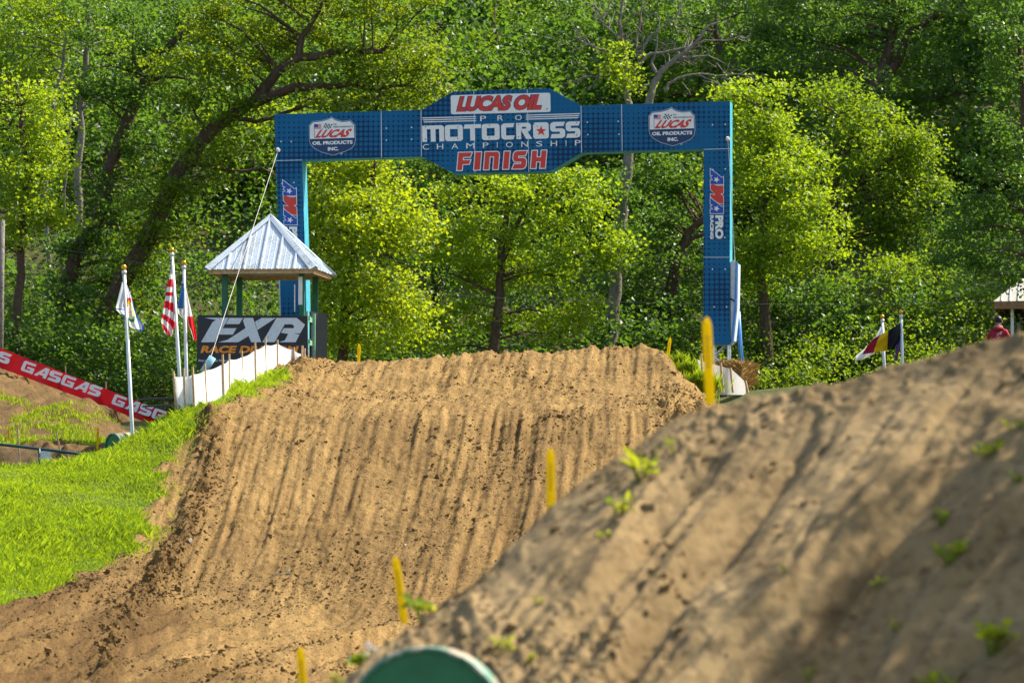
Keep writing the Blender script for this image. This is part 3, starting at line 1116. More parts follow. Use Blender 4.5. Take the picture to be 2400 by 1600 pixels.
# shield emblems
def shield(dx, dy, size_tag):
    def S(x, y):
        return A(600 + (x + dx) / 3.92, 180 + (y + dy) / 3.92)
    outl = [(697, 372), (735, 398), (790, 412), (835, 410), (868, 403), (908, 445), (912, 575), (905, 620), (880, 655), (820, 685), (710, 720), (600, 690), (530, 650), (500, 610), (493, 575), (492, 450), (522, 415),
            (560, 412), (610, 405), (660, 390)]
    plate('shield_edge', [[[S(*p) for p in outl]]], M['pad'], arch, 0.0145, 0.002, 0.011)
    sh = plate('shield', [[[S(*p) for p in outl]]], M['navy'], arch, 0.018, 0.008)
    wt = [(697, 379), (735, 404), (790, 418), (835, 416), (866, 410), (902, 448), (906, 562), (498, 574), (498, 452), (526, 421), (560, 418), (610, 411), (660, 397)]
    up = plate('shield_face', [[[S(*p) for p in wt]]], M['white'], sh, 0.027, 0.003)
    k = -0.03

    def T_(txt, x0, y0, x1, h, mat, w, shear=0, spc=1.0):
        lettering('lettering', txt, affine(S(x0, y0), S(x1, y0 + k * (x1 - x0)), S(x0 + shear, y0 - h)), mat, sh, 0.0325, w, spc)
    T_('LUCAS', 540, 566, 838, 78, M['red'], 0.05, 56)
    T_('OIL PRODUCTS', 520, 630, 890, 34, M['white'], 0.05)
    T_('INC.', 662, 682, 760, 34, M['white'], 0.05)
    T_('HI-', 714, 446, 748, 13, M['black_print'], 0.02)
    T_('PERFORMANCE', 714, 471, 894, 14, M['black_print'], 0.02)
    T_('®', 778, 717, 799, 20, M['white'], 0.0)
    # small flag: canton and stripes
    for i in range(5):
        plate('flag_stripe', [[[S(538, 438 + i * 9), S(602, 438 + i * 9 + 2), S(602, 443 + i * 9 + 2), S(538, 443 + i * 9)]]], M['red'], sh, 0.0315, 0.001)
    plate('flag_canton', [[[S(538, 437), S(572, 438), S(572, 465), S(538, 464)]]], M['logo_blue'], sh, 0.034, 0.001)
    plate('flag_staff', [[[S(536, 437), S(539, 437), S(541, 566), S(538, 566)]]], M['black_print'], sh, 0.034, 0.001)
    # checkered flag
    for i in range(5):
        for j in range(4):
            if (i + j) % 2 == 0:
                x = 640 + i * 13 - j * 5
                y = 430 + j * 11 + i * 2
                plate('check', [[[S(x, y), S(x + 13, y + 2), S(x + 9, y + 13), S(x - 4, y + 11)]]], M['black_print'], sh, 0.0315, 0.001)
    plate('flag_staff', [[[S(640, 430), S(643, 430), S(610, 490), S(607, 490)]]], M['black_print'], sh, 0.034, 0.001)


shield(0, 0, 'l')
shield(3120, -87, 'r')


# rider association emblem, reading downwards on both legs
def emblem(dx, dy, shx):
    def E(x, y):
        return A(1500 + x / 4.356 + dx + (y - 675) / 4.356 * shx, 240 + y / 4.356 + dy)
    a1 = [(720, 680), (838, 772), (852, 762), (852, 836), (720, 836), (720, 797), (742, 797), (742, 785), (722, 768), (745, 748), (720, 742)]
    mm = [(722, 842), (748, 836), (792, 852), (835, 852), (852, 845), (852, 928), (822, 934), (852, 960), (852, 1038), (800, 1028), (748, 990), (722, 962), (722, 936), (772, 948), (722, 888)]
    a2 = [(x, y + 297) for x, y in a1]
    for i, (l, m_) in enumerate(((a1, 'logo_blue'), (a2, 'logo_blue'), (mm, 'red'))):
        loop = [E(*p) for p in l]
        o = plate('emblem_outline', [[loop]], M['white'], arch, 0.0165 + 0.0012 * i, 0.001, 0.013)
        plate('emblem_letter', [[loop]], M[m_], o, 0.021 + 0.0012 * i, 0.001)
    for cy in (790, 1085):
        st = [E(782 + 34 * math.cos(math.radians(-80 + 36 * k)) * (1 if k % 2 == 0 else 0.42), cy - 34 * math.sin(math.radians(-80 + 36 * k)) * (1 if k % 2 == 0 else 0.42)) for k in range(10)]
        plate('star', [[st]], M['white'], arch, 0.026, 0.001)
    lettering('lettering', 'PRO', affine(E(768, 1153), E(768, 1395), E(852, 1153)), M['white'], arch, 0.018, 0.06)
    lettering('lettering', 'RACING', affine(E(716, 1153), E(716, 1395), E(752, 1153)), M['white'], arch, 0.018, 0.06)


emblem(0, 0, 0.0)
emblem(-1002, 26.7, 0.03)
bm = bpy.data.meshes.new('bolt')
tb = MB()
prism(tb, [[(0.016 * math.cos(k * math.pi / 4), 0.016 * math.sin(k * math.pi / 4)) for k in range(8)]], -0.02, -0.012)
bm.from_pydata([tuple(v) for v in tb.v], [], tb.f)
bm.materials.append(M['alu'])
for bxp, byp in ((659, 332), (683, 332), (906, 301), (906, 329), (965, 299), (965, 327), (1377, 287), (1378, 316), (1449, 285), (1451, 315), (1670, 293), (1700, 292), (1671, 398), (1700, 396), (1670, 631), (1700, 631),
                 (1674, 719), (1703, 719), (661, 430), (689, 428), (668, 600), (700, 600), (1699, 557)):
    o = bpy.data.objects.new('bolt', bm)
    col.objects.link(o)
    o.parent = arch
    c = A(bxp, byp)
    o.location = (c[0], 0, c[1])

# guy ropes
for (a, b, d2, pipe, lab, pm) in (((652, 352), (486, 862), 113.0, [(499, 836), (476, 872)], 'pale guy rope running from the arch down over the roofed shelter', 'pipe_pale'),
                                  ((1706, 326), (1741, 890), 119.8, [(1730, 730), (1735, 812), (1742, 886)], 'thin guy rope with blue pipe sleeve beside the right arch leg', 'pipe_blue')):
    p0 = P(a[0], a[1], 118.9 if a[0] < 1000 else 117.9)
    p1 = P(b[0], b[1], d2)
    if a[0] > 1000:
        pts = [p0, P(1713, 440, 118.2), P(1722, 600, 118.6), P(1731, 740, 119.2), p1]
    else:
        pts = [p0, p1]
    r = empty('guy_rope', p1)
    mb = MB(p1)
    mb.tube(pts, 0.0065, 5)
    mb.build('rope', M['rope'], r)
    mb = MB(p1)
    mb.tube([P(q[0], q[1], d2 - 0.05) for q in pipe], 0.05 if a[0] > 1000 else 0.075, 8)
    mb.build('pipe_sleeve', M[pm], r, True)
    mb = MB(p1)
    q = p0 + Vector((0, -0.06, 0))
    mb.tube([q - Vector((0.03, 0, 0.03)), q, q + Vector((0.03, 0, 0.03))], [0.03, 0.055, 0.03], 6)
    mb.build('anchor_knot', M['rope'], r)
    tag(r, lab, 'rope', 'guy ropes of the arch')

# ------------------------------------------------------------------ roofed shelter
SH = Plane(634, 638, 117.0, -8.0)
ground_z = float(T(SH.O.x, SH.O.y)) - 1.2
sh = empty('shelter', (SH.O.x, SH.O.y, ground_z), SH.rz)
tag(sh, 'small green post shelter with pale ribbed metal pyramid roof beside the arch', 'shelter')
ez = SH.O.z - ground_z
az = P(637, 507, 117).z - ground_z
hs = 1.15
cs = [Vector((-hs, -hs, ez)), Vector((hs, -hs, ez)), Vector((hs, hs, ez)), Vector((-hs, hs, ez))]
apex = Vector((0, 0, az))
for i in range(4):
    a, b = cs[i], cs[(i + 1) % 4]
    nrm = (b - a).cross(apex - a).normalized()
    mb = MB()
    t = nrm * -0.03
    mb.add([a, b, apex, a + t, b + t, apex + t], [(0, 1, 2), (5, 4, 3), (0, 3, 4, 1), (1, 4, 5, 2), (2, 5, 3, 0)])
    face = mb.build('roof_sheet', M['roof'], sh)
    e = (b - a).normalized()
    up = nrm.cross(e).normalized()
    slope_len = (apex - (a + b) / 2).length
    mb = MB()
    for k in range(-9, 10):
        s = k / 10.0
        big = (k % 3 == 0)
        base = (a + b) / 2 + e * (s * hs)
        ln = slope_len * (1 - abs(s)) - 0.03
        if ln < 0.08:
            continue
        w0, w1, hh = (0.032, 0.016, 0.026) if big else (0.012, 0.006, 0.003)
        p, q = base - up * 0.02, base + up * ln
        mb.hexa([p - e * w0, p + e * w0, q + e * w0, q - e * w0, p - e * w1 + nrm * hh, p + e * w1 + nrm * hh, q + e * w1 + nrm * hh, q - e * w1 + nrm * hh])
    mb.build('rib', M['roof'], face)
for i in range(4):
    # folded hip caps
    a = cs[i]
    mb = MB()
    dirv = (apex - a)
    side = Vector((0, 0, 1)).cross(dirv).normalized()
    c0 = a + (a - apex).normalized() * 0.01 + Vector((0, 0, 0.05))
    c1 = apex + Vector((0, 0, 0.055))
    n_l = None
    w = 0.15
    for sgn in (-1, 1):
        f_other = cs[(i + 1) % 4] if sgn > 0 else cs[(i - 1) % 4]
        inplane = (f_other - a).normalized()
        inplane = (inplane - dirv.normalized() * inplane.dot(dirv.normalized())).normalized()
        t = Vector((0, 0, 0.004))
        tip_in = inplane * w
        mb.add([c0, c1, c1 + tip_in * 0.55 - Vector((0, 0, 0.02)), c0 + tip_in - Vector((0, 0, 0.012)), c0 + t, c1 + t, c1 + tip_in * 0.55 - Vector((0, 0, 0.02)) + t, c0 + tip_in - Vector((0, 0, 0.012)) + t],
               [(0, 1, 2, 3), (7, 6, 5, 4), (0, 4, 5, 1), (1, 5, 6, 2), (2, 6, 7, 3), (3, 7, 4, 0)])
    mb.build('hip_cap', M['roof'], sh)
for i in range(4):
    a, b = cs[i] * 1.0, cs[(i + 1) % 4] * 1.0
    k = 0.93
    a = Vector((a.x * k, a.y * k, ez - 0.055))
    b = Vector((b.x * k, b.y * k, ez - 0.055))
    mb = MB()
    mb.beam(a, b, 0.04, 0.085)
    mb.build('eave_board', M['wood'], sh)
ps = 0.80
for sx, sy in ((-1, -1), (1, -1), (1, 1), (-1, 1)):
    mb = MB()
    mb.box((sx * ps, sy * ps, (ez - 0.05) / 2), (0.11, 0.11, ez - 0.05))
    mb.build('post', M['green_paint'], sh)
# light green rails on the right side
rz0 = P(634, 752, 117).z - ground_z
rz1 = P(634, 806, 117).z - ground_z
for z in (rz0, rz1):
    mb = MB()
    mb.box((ps + 0.085, 0.0, z), (0.04, 2 * ps + 0.16, 0.10))
    mb.build('rail', M['green_light'], sh)
    mb = MB()
    mb.box((ps + 0.06, -ps - 0.085, z), (0.26, 0.04, 0.10))
    mb.build('rail', M['green_light'], sh)
for y in (-ps - 0.14, -0.1, ps + 0.05):
    mb = MB()
    z0, z1 = 0.0, rz0 + 0.14
    mb.box((ps + 0.13, y, (z0 + z1) / 2), (0.05, 0.06, z1 - z0))
    mb.build('baluster', M['green_light'], sh)
mb = MB()
mb.box((-0.02 + ps - 0.115, -ps - 0.07, P(0, 705, 117).z - ground_z), (0.01, 0.10, 0.56))
mb.box((ps - 0.02, -ps - 0.062, P(0, 688, 117).z - ground_z), (0.085, 0.008, 0.57))
mb.build('notice', M['paper'], sh)

# sponsor board hung on the front of the shelter
BD = Plane(592, 800, 115.7, -5.0)
B_ = BD.loc
board = empty('sign_board', BD.O, BD.rz)
tag(board, 'black mud-splashed board with big silver letters and orange lettering below the shelter', 'sign')
mb = MB()
prism(mb, [[B_(463, 738), B_(721, 740), B_(722, 872), B_(461, 866)]], 0.0, 0.035)
mb.build('panel', M['board'], board)


def Zb(x, y):
    return B_(450 + x / 6.03, 720 + y / 6.03)


fxr = [
    [(180, 148), (520, 148), (432, 295), (628, 295), (578, 385), (375, 385), (318, 493), (128, 493), (290, 210), (340, 178)],
    [(530, 150), (722, 150), (668, 237), (477, 237)],
    [(735, 150), (863, 150), (978, 493), (838, 493), (800, 405), (655, 493), (370, 493), (500, 460), (758, 295), (722, 195)],
    [(890, 205), (985, 150), (1185, 150), (925, 320)],
    [(1195, 150), (1480, 150), (1597, 245), (1530, 368), (1430, 366), (1520, 385), (1465, 493), (1225, 493), (1310, 468), (1360, 375), (1258, 360), (1300, 295), (1440, 295), (1440, 258), (1410, 240), (1310, 240), (1170, 493), (995, 493)],
]
plate('lettering', [[[Zb(*p) for p in l]] for l in fxr], M['silver'], board, 0.003, 0.003)
lettering('lettering', 'RACE DIVISION', affine(Zb(118, 645), Zb(1480, 650), Zb(150, 540)), M['orange'], board, 0.004, 0.05, 1.0)
lettering('lettering', 'Shop our Premier Dealers', affine(Zb(92, 774), Zb(500, 776), Zb(92, 735)), M['white'], board, 0.004, 0.01)
# small second board round the corner
SB = Plane(748, 790, 116.6, 70.0)
o = MB()
mb = MB()
c = P(746, 792, 117.2)
mb.box((0, 0, 0), (0.03, 0.9, 1.05), M=Matrix.Rotation(math.radians(-20), 3, 'Z'))
o = mb.build('sign_board', M['board'])
o.location = c
tag(o, 'narrow black board seen edge on behind the green rails of the shelter', 'sign')

# ------------------------------------------------------------------ white fabric fence left of the jump
stk = [(406, 870, 415, 966), (430.5, 862, 436, 963), (451, 859, 456, 960), (480, 851, 486, 946), (521.6, 830, 525.5, 932), (537, 828.6, 538, 924), (566.6, 822, 570.7, 906), (597.6, 802, 600, 896), (622, 791, 624.5, 883),
       (650, 796, 650.5, 866), (689, 813, 689.6, 850), (708.7, 809.5, 708.7, 855), (713.7, 816, 714, 858)]
top_y = [880, 881, 877, 868, 853, 842, 837, 820, 808, 805, 820, 829, 832]
fd = []
for s_ in stk:
    h_ = hitT(s_[2], s_[3] + 4, 98.0)
    dd_ = float(np.interp(s_[2], [405, 520, 600, 650, 690, 720], [102.0, 105.5, 108.5, 111.5, 113.5, 114.5]))
    fd.append(min(dd_, h_.y + 0.25) if h_ else dd_)
b0 = P(stk[0][2], stk[0][3], fd[0])
fence = empty('fabric_fence', b0)
tag(fence, 'bright white fabric fence on thin wooden stakes climbing left of the jump', 'fence')
mb = MB(b0)
vs = []
n = len(stk)
SUB = 6
rows = []
for i in range(n - 1):
    for k in range(SUB + (1 if i == n - 2 else 0)):
        t = k / SUB
        bx_ = stk[i][2] * (1 - t) + stk[i + 1][2] * t
        tx_ = (stk[i][0] * (1 - t) + stk[i + 1][0] * t)
        by_ = stk[i][3] * (1 - t) + stk[i + 1][3] * t
        ty_ = top_y[i] * (1 - t) + top_y[i + 1] * t + 3 * math.sin(math.pi * t)
        d = fd[i] * (1 - t) + fd[i + 1] * t
        tx_ = tx_ + (bx_ - tx_) * 0.12
        bot = P(bx_, by_ + 8, d)
        top = P(tx_, ty_, d)
        bil = 0.06 * math.sin(math.pi * t)
        rows.append([bot + Vector((0, bil, 0)), bot.lerp(top, 0.5) + Vector((0, bil * 1.6 + 0.03 * math.sin(i * 2.1 + t * 7), 0)), top + Vector((0, bil * 0.6, 0))])
vs = [p for r in rows for p in r]
fs = []
for i in range(len(rows) - 1):
    for j in range(2):
        fs.append((i * 3 + j, (i + 1) * 3 + j, (i + 1) * 3 + j + 1, i * 3 + j + 1))
mb.add(vs, fs)
mb.build('fabric', M['fence_white'], fence, True)
for s, d in zip(stk, fd):
    mb = MB(b0)
    a, b = P(s[2], s[3] + 14, d - 0.04), P(s[0], s[1], d - 0.04)
    m_ = a.lerp(b, 0.5) + Vector((random.uniform(-0.012, 0.012), 0, 0))
    mb.tube([a, m_, b], 0.021, 5)
    mb.build('stake', M['wood'], fence)

# second stretch of white cloth beyond the shelter
b1 = P(752, 860, 118.5)
o = empty('fabric_fence', b1)
tag(o, 'short white cloth on one stake between the shelter and the yellow course marker', 'fence')
mb = MB(b1)
mb.add([P(747, 850, 118.2), P(757, 850, 118.8), P(755, 820, 118.8), P(750, 796, 118.5), P(747, 796, 118.2)], [(0, 1, 2, 3, 4)])
mb.build('fabric', M['fence_white'], o)
mb = MB(b1)
mb.tube([P(758, 860, 118.8), P(757, 817, 118.8)], 0.02, 5)
mb.build('stake', M['wood'], o)

# grey tarp fence and straw bales round the foot of the right leg
b2 = P(1690, 905, 117.0)
o = empty('tarp_fence', b2)
tag(o, 'grey tarpaulin on stakes around the foot of the right arch leg', 'fence')
tp = [(1634, 842, 1650, 905, 117.2), (1660, 850, 1672, 925, 116.8), (1690, 858, 1692, 925, 116.6), (1715, 865, 1716, 925, 116.8), (1735, 884, 1738, 925, 117.4), (1747, 895, 1748, 925, 118.2)]
mb = MB(b2)
vs = []
for i, (tx, ty, bx_, by_, d) in enumerate(tp):
    for k in range(4):
        t = k / 3
        vs.append(P(tx + (bx_ - tx) * t, ty + (by_ - ty) * t, d + 0.05 * math.sin(i * 1.9 + k)))
fs = [(i * 4 + k, i * 4 + k + 1, (i + 1) * 4 + k + 1, (i + 1) * 4 + k) for i in range(5) for k in range(3)]
mb.add(vs, fs)
mb.build('tarp', M['tarp_grey'], o, True)
for (x, yt, yb) in ((1643, 828, 920), (1659, 833, 920), (1689, 850, 920), (1712, 862, 920), (1747, 892, 920)):
    mb = MB(b2)
    mb.tube([P(x + 6, yb, 116.5), P(x, yt, 116.5)], 0.026, 5)
    mb.build('stake', M['wood'], o)


def bale(c, s, lab, rz):
    o = empty('straw_bale', c, rz)
    mb = MB()
    mb.box((0, 0, s[2] / 2), s)
    mb.build('bale_body', M['straw'], o)
    n = 2600
    p = rng.uniform(-0.5, 0.5, (n, 3)) * np.array(s)
    ax = rng.integers(0, 3, n)
    sg = rng.choice([-0.5, 0.5], n)
    for k in range(3):
        p[ax == k, k] = sg[ax == k] * s[k]
    p[:, 2] += s[2] / 2
    blades('straw', p, 0.11, 0.004, 2.2, M['straw'], o)
    tag(o, lab, 'straw bale', 'straw bales at the arch foot')


bale(P(1722, 905, 118.6), (0.55, 0.9, 0.42), 'golden straw bale right of the arch leg truss', -0.3)
bale(P(1692, 905, 120.2), (0.5, 0.8, 0.46), 'straw bale half hidden behind the arch leg truss', 0.2)


# ------------------------------------------------------------------ yellow course markers
def marker(px, py0, py1, d, wpx, lean, label, mat='yellow', buried=12, grp='yellow course markers'):
    a = P(px, py1 + buried, d)
    b = P(px + lean, py0, d)
    r = empty('course_marker', a)
    up = (b - a)
    L = up.length
    u = up.normalized()
    s = Vector((1, 0.18, 0)).normalized()
    w = sz(wpx, d) / 2
    t = Vector((0, 1, 0)) * 0.02
    loop = [(-w * 0.92, 0), (w * 0.92, 0), (w, L * 0.5), (w * 0.95, L - w * 1.7), (w * 0.62, L - w * 0.55), (w * 0.2, L), (-w * 0.2, L), (-w * 0.62, L - w * 0.55), (-w * 0.95, L - w * 1.7), (-w, L * 0.5)]
    front = [s * x + u * z - t * (0.5 + 0.5 * (1 - abs(x) / w)) for x, z in loop]
    back = [s * x + u * z + t * 0.5 for x, z in loop]
    n = len(loop)
    mb = MB()
    mb.add(front + back, [tuple(range(n)), tuple(range(2 * n - 1, n - 1, -1))] + [(i, n + i, n + (i + 1) % n, (i + 1) % n) for i in range(n)])
    mb.build('blade', M[mat], r)
    mb = MB()
    for k in range(7):
        z0 = L * (0.42 + 0.055 * k)
        c = u * z0 - t * 1.25
        q = w * 0.3
        mb.add([c - s * q, c + s * q, c + s * q * 0.8 + u * L * 0.038, c - s * q * 0.7 + u * L * 0.03], [(0, 1, 2, 3)])
    mb.build('printed_mark', M['stake_mark'], r)
    tag(r, label, 'course marker', grp)


marker(1664, 743, 935, 41.0, 24, -8, 'tall blurred yellow course marker in front of the right arch leg')
marker(1292, 1050, 1180, 41.3, 21, -2, 'yellow course marker standing against the middle of the jump face', buried=40)
marker(948, 1303, 1440, 41.3, 20, -22, 'yellow course marker leaning left beside the leafy weed on the berm', buried=20)
marker(716, 1515, 1660, 41.3, 20, -13, 'yellow course marker cut off by the bottom edge of the picture', buried=10)
marker(1563, 791, 838, 116.5, 8, 8, 'small yellow course marker at the right end of the crest')
marker(840, 806, 842, 116.5, 8, 2, 'small yellow course marker on the crest right of the shelter')
marker(228, 1000, 1048, 116.0, 5, 2, 'thin yellow marker on the dirt bank left of the green barrel', buried=6)
marker(20, 1004, 1038, 118.0, 4, 0, 'thin orange marker in the grass at the left edge', 'orange_stake', buried=6)

for (x0, y0, x1, y1, d, lab) in ((41, 1000, 46, 1078, 115.0, 'wooden stake left of the white board behind the dark rail'), (132, 1012, 141, 1055, 115.5, 'wooden stake leaning on the bank right of the white board')):
    a, b = P(x1, y1, d), P(x0, y0, d)
    mb = MB(a)
    mb.beam(a, b, 0.05, 0.03)
    o = mb.build('wooden_stake', M['wood'])
    o.location = a
    tag(o, lab, 'stake', 'wooden stakes on the left bank')

# ------------------------------------------------------------------ red banner and dirt mound on the left
DMY = 127.0


def mound_z(x, y):
    """slope with a crest line falling to the right, facing the viewer"""
    px_, _ = proj(x, y, 5.0)
    crest_py = np.interp(px_, [-300, 0, 150, 300, 400, 520], [800, 868, 905, 985, 1045, 1080])
    dc = 126.5
    zc = (1500 - crest_py) / F * dc
    foot_py = np.interp(px_, [-300, 0, 200, 400], [1085, 1080, 1070, 1080])
    zf = (1500 - foot_py) / F * 116.0
    t = (y - 116.0) / (dc - 116.0)
    zz = zf + (zc - zf) * np.clip(t, -0.6, 1) - np.clip(y - dc, 0, 10) * 0.22
    return zz


xs2 = np.arange(-16, -6.0, 0.06)
ys2 = np.arange(110.5, 131, 0.08)
X2, Y2 = np.meshgrid(xs2, ys2)
Zm = mound_z(X2, Y2)
ero = fbm((X2 - 0.35 * Y2) * 1.7, (Y2 + 0.3 * X2) * 0.35, 101, 4, 0.6) * 0.42
topw = sstep(119.5, 122.5, Y2 + (X2 + 10) * 0.7)
lump = np.maximum(0, fbm(X2 * 2.2, Y2 * 2.2, 111, 4, 0.6)) * 0.25
footw = sstep(117.8, 116.6, Y2)
Zm = Zm + ero * topw + lump * (0.35 + footw) + 0.15 * np.exp(-((Y2 - 116.6) / 0.7) ** 2)
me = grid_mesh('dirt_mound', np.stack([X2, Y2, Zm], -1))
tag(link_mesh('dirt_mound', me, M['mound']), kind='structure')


def mz(x, y):
    j = np.clip(np.searchsorted(xs2, x), 0, len(xs2) - 1)
    i = np.clip(np.searchsorted(ys2, y), 0, len(ys2) - 1)
    return Zm[i, j]


BN = Plane(170, 900, 125.4, 4.0)
N_ = BN.loc
ban = empty('banner', BN.O, BN.rz)
tag(ban, 'long red banner with white lettering strung along the dirt slope', 'banner')


def Zn(x, y):
    return N_(x / 4.752, 800 + y / 4.752)


t0, t1 = Zn(-500, -124), Zn(1980, 839)
c0, c1 = Zn(-500, 106), Zn(1980, 1032)
vs = []
nx, nz = 90, 6
for i in range(nx + 1):
    s = i / nx
    for k in range(nz + 1):
        v = k / nz
        x = (c0[0] + (c1[0] - c0[0]) * s) * (1 - v) + (t0[0] + (t1[0] - t0[0]) * s) * v
        z = (c0[1] + (c1[1] - c0[1]) * s) * (1 - v) + (t0[1] + (t1[1] - t0[1]) * s) * v
        y = 0.022 * math.sin(s * 31 + v * 2.0) + 0.016 * math.sin(s * 57 + 1 - v * 3) + 0.03 * (v - 0.5) ** 2
        vs.append((x, y, z))
fs = [(i * (nz + 1) + k, (i + 1) * (nz + 1) + k, (i + 1) * (nz + 1) + k + 1, i * (nz + 1) + k + 1) for i in range(nx) for k in range(nz)]
mb = MB()
mb.add(vs, fs)
mb.build('cloth', M['banner_red'], ban, True)
for (bl, br, tl) in (((-790, -48), (100, 262), (-742, -156)), ((222, 318), (1112, 628), (270, 210)), ((1232, 690), (2122, 1000), (1280, 582))):
    f = affine(Zn(*bl), Zn(*br), Zn(*tl))
    w = 1 / 6.0
    sp = [(k * w + 0.004, (k + 1) * w - 0.012) for k in range(6)]
    pcs = glyph_row('GASGAS', sp, f)
    pcs = [p for p in pcs if max(q[0] for q in p[0]) > t0[0] + 0.05 and max(q[0] for q in p[0]) < t1[0]]
    plate('lettering', pcs, M['white'], ban, 0.045, 0.003)
for (x, y0, y1) in ((42, 868, 905), (154, 857, 935), (249, 893, 968), (-40, 800, 880)):
    mb = MB()
    a, b = N_(x - 1, y1), N_(x, y0)
    mb.beam((a[0], 0.09, a[1]), (b[0], 0.09, b[1]), 0.05, 0.03)
    mb.build('stake', M['wood'], ban)
# thin white stick lying on the mound
a, b = P(77, 973, 121.5), P(137, 977, 121.5)
mb = MB(a)
mb.tube([a, b], 0.022, 6)
o = mb.build('white_stick', M['pole'])
o.location = a
tag(o, 'thin white stick lying on the grassy dirt slope below the banner', 'stick')

# dark pipe rail fence with wire mesh and a white board
r0 = P(0, 1110, 104.0)
rf = empty('pipe_fence', r0)
tag(rf, 'dark painted pipe fence with wire mesh behind the grass bank at left', 'fence')
for nm_, pts, rad in (('top_rail', [(-40, 1036, 104), (0, 1041, 104), (130, 1056, 103.8), (260, 1073, 103.6)], 0.028), ('lower_rail', [(-40, 1091, 104), (90, 1091, 103.8), (190, 1090, 103.6)], 0.018)):
    mb = MB(r0)
    mb.tube([P(*p) for p in pts], rad, 8)
    mb.build(nm_, M['dark_rail'], rf, True)
mb = MB(r0)
mb.tube([P(92, 1125, 103.8), P(92, 1050, 103.8)], 0.022, 8)
mb.build('post', M['dark_rail'], rf, True)
mb = MB(r0)
for k in range(-12, 60):
    x = k * 7
    for sgn in (1, -1):
        xa, xb = x, x + sgn * 60
        mb.tube([P(xa, 1048 + max(0, xa) * 0.09, 103.92), P(xb, 1118, 103.92)], 0.0028, 3, cap=False)
mb.build('wire_mesh', M['wire'], rf)
mb = MB()
pl_ = Plane(105, 1076, 104.6, 6.0)
mb2 = MB()
prism(mb2, [[pl_.loc(93, 1056), pl_.loc(120, 1058), pl_.loc(118, 1110), pl_.loc(93, 1110)]], 0, 0.02)
o = mb2.build('white_board', M['white'])
o.location = pl_.O
o.rotation_euler = (0, 0, pl_.rz)
tag(o, 'small weathered white board behind the wire mesh of the pipe fence', 'board')
# thin far rails between the banner and the white fence
mb = MB(P(360, 935, 121))
mb.tube([P(325, 936, 121), P(410, 932, 120)], 0.022, 6)
mb.tube([P(335, 952, 121), P(410, 949, 120)], 0.022, 6)
mb.tube([P(385, 960, 120.5), P(385, 932, 120.5)], 0.02, 6)
o = mb.build('rail_fence', M['black_print'])
o.location = P(360, 935, 121)
tag(o, 'low black rail between the red banner and the white fence', 'fence')


# ------------------------------------------------------------------ barrels
def barrel(name, c, axis, r, L, label, body, cap, rimm):
    axis = Vector(axis).normalized()
    o = empty(name, c)
    s = axis.cross(Vector((0, 0, 1))).normalized()
    u = s.cross(axis).normalized()
    n = 40
    prof = [(0, r * 0.985), (0.02, r), (0.3, r * 1.0), (0.32, r * 1.035), (0.35, r * 1.035), (0.37, r), (0.63, r), (0.65, r * 1.035), (0.68, r * 1.035), (0.7, r), (1, r)]
    vs = []
    for t, rr in prof:
        for k in range(n):
            a = 2 * math.pi * k / n
            vs.append(axis * t * L + (s * math.cos(a) + u * math.sin(a)) * rr)
    fs = [(i * n + k, i * n + (k + 1) % n, (i + 1) * n + (k + 1) % n, (i + 1) * n + k) for i in range(len(prof) - 1) for k in range(n)]
    mb = MB()
    mb.add(vs, fs)
    mb.build('barrel_body', M[body], o, True)
    mb = MB()
    mb.add([axis * 0.012 + (s * math.cos(2 * math.pi * k / n) + u * math.sin(2 * math.pi * k / n)) * r * 0.99 for k in range(n)], [tuple(range(n))])
    mb.build('barrel_end', M[cap], o)
    mb = MB()
    ring = [axis * 0.0 + (s * math.cos(2 * math.pi * k / n) + u * math.sin(2 * math.pi * k / n)) * r * 1.0 for k in range(n)]
    mb.tube(ring + ring[:2], 0.016, 6, cap=False)
    mb.build('rim', M[rimm], o, True)
    tag(o, label, 'barrel', 'green barrels')
    return o


barrel('green_barrel', P(996, 1703, 35.0), (0.035, 1.0, 0.0), sz(183, 35), 1.3, 'green barrel end at the bottom edge below the berm', 'barrel_worn', 'barrel', 'rim')
barrel('green_barrel', P(268, 1062, 103.4), (0.80, 0.5, 0.10), 0.36, 0.62, 'worn green barrel lying behind the grass bank at the foot of a flagpole', 'barrel_worn', 'barrel', 'rim')


# ------------------------------------------------------------------ flagpoles and flags
def flagpole(x0, y0, x1, y1, d, label, r=0.036):
    a, b = P(x1, y1, d), P(x0, y0, d)
    gz = float(G(a.x, a.y))
    if a.z > gz:
        a2 = a + (a - b) * ((a.z - gz + 0.3) / max(0.5, (b.z - a.z)))
    else:
        a2 = a
    o = empty('flagpole', a2)
    mb = MB(a2)
    mb.tube([a2, b], [r * 1.15, r * 0.9], 10)
    mb.build('pole', M['pole'], o, True)
    mb = MB(a2)
    u = (b - a).normalized()
    mb.tube([b - u * 0.02, b + u * 0.045], r * 1.25, 10)
    mb.build('cap', M['pole'], o, True)
    mb = MB(a2)
    c = b + u * 0.105
    R = 0.052
    mb.tube([b + u * 0.03] + [c + u * R * math.cos(t) for t in np.linspace(math.pi, 0, 9)], [0.015] + [max(0.004, R * math.sin(t)) for t in np.linspace(math.pi, 0, 9)], 12)
    mb.build('gold_ball', M['gold'], o, True)
    tag(o, label, 'flagpole', 'white flagpoles with gold balls')


flagpole(291, 640, 310, 1012, 103.0, 'white flagpole rising from the green barrel behind the grass bank')
flagpole(403, 598, 421, 885, 113.0, 'tallest white flagpole behind the white fence, carrying a striped flag')
flagpole(431, 628, 437, 885, 114.5, 'white flagpole right next to the black board behind the white fence')
flagpole(2068, 753, 2073, 870, 128.0, 'white flagpole farther left of the pair behind the berm')
flagpole(2112, 742, 2116, 870, 126.5, 'white flagpole farther right of the pair behind the berm')


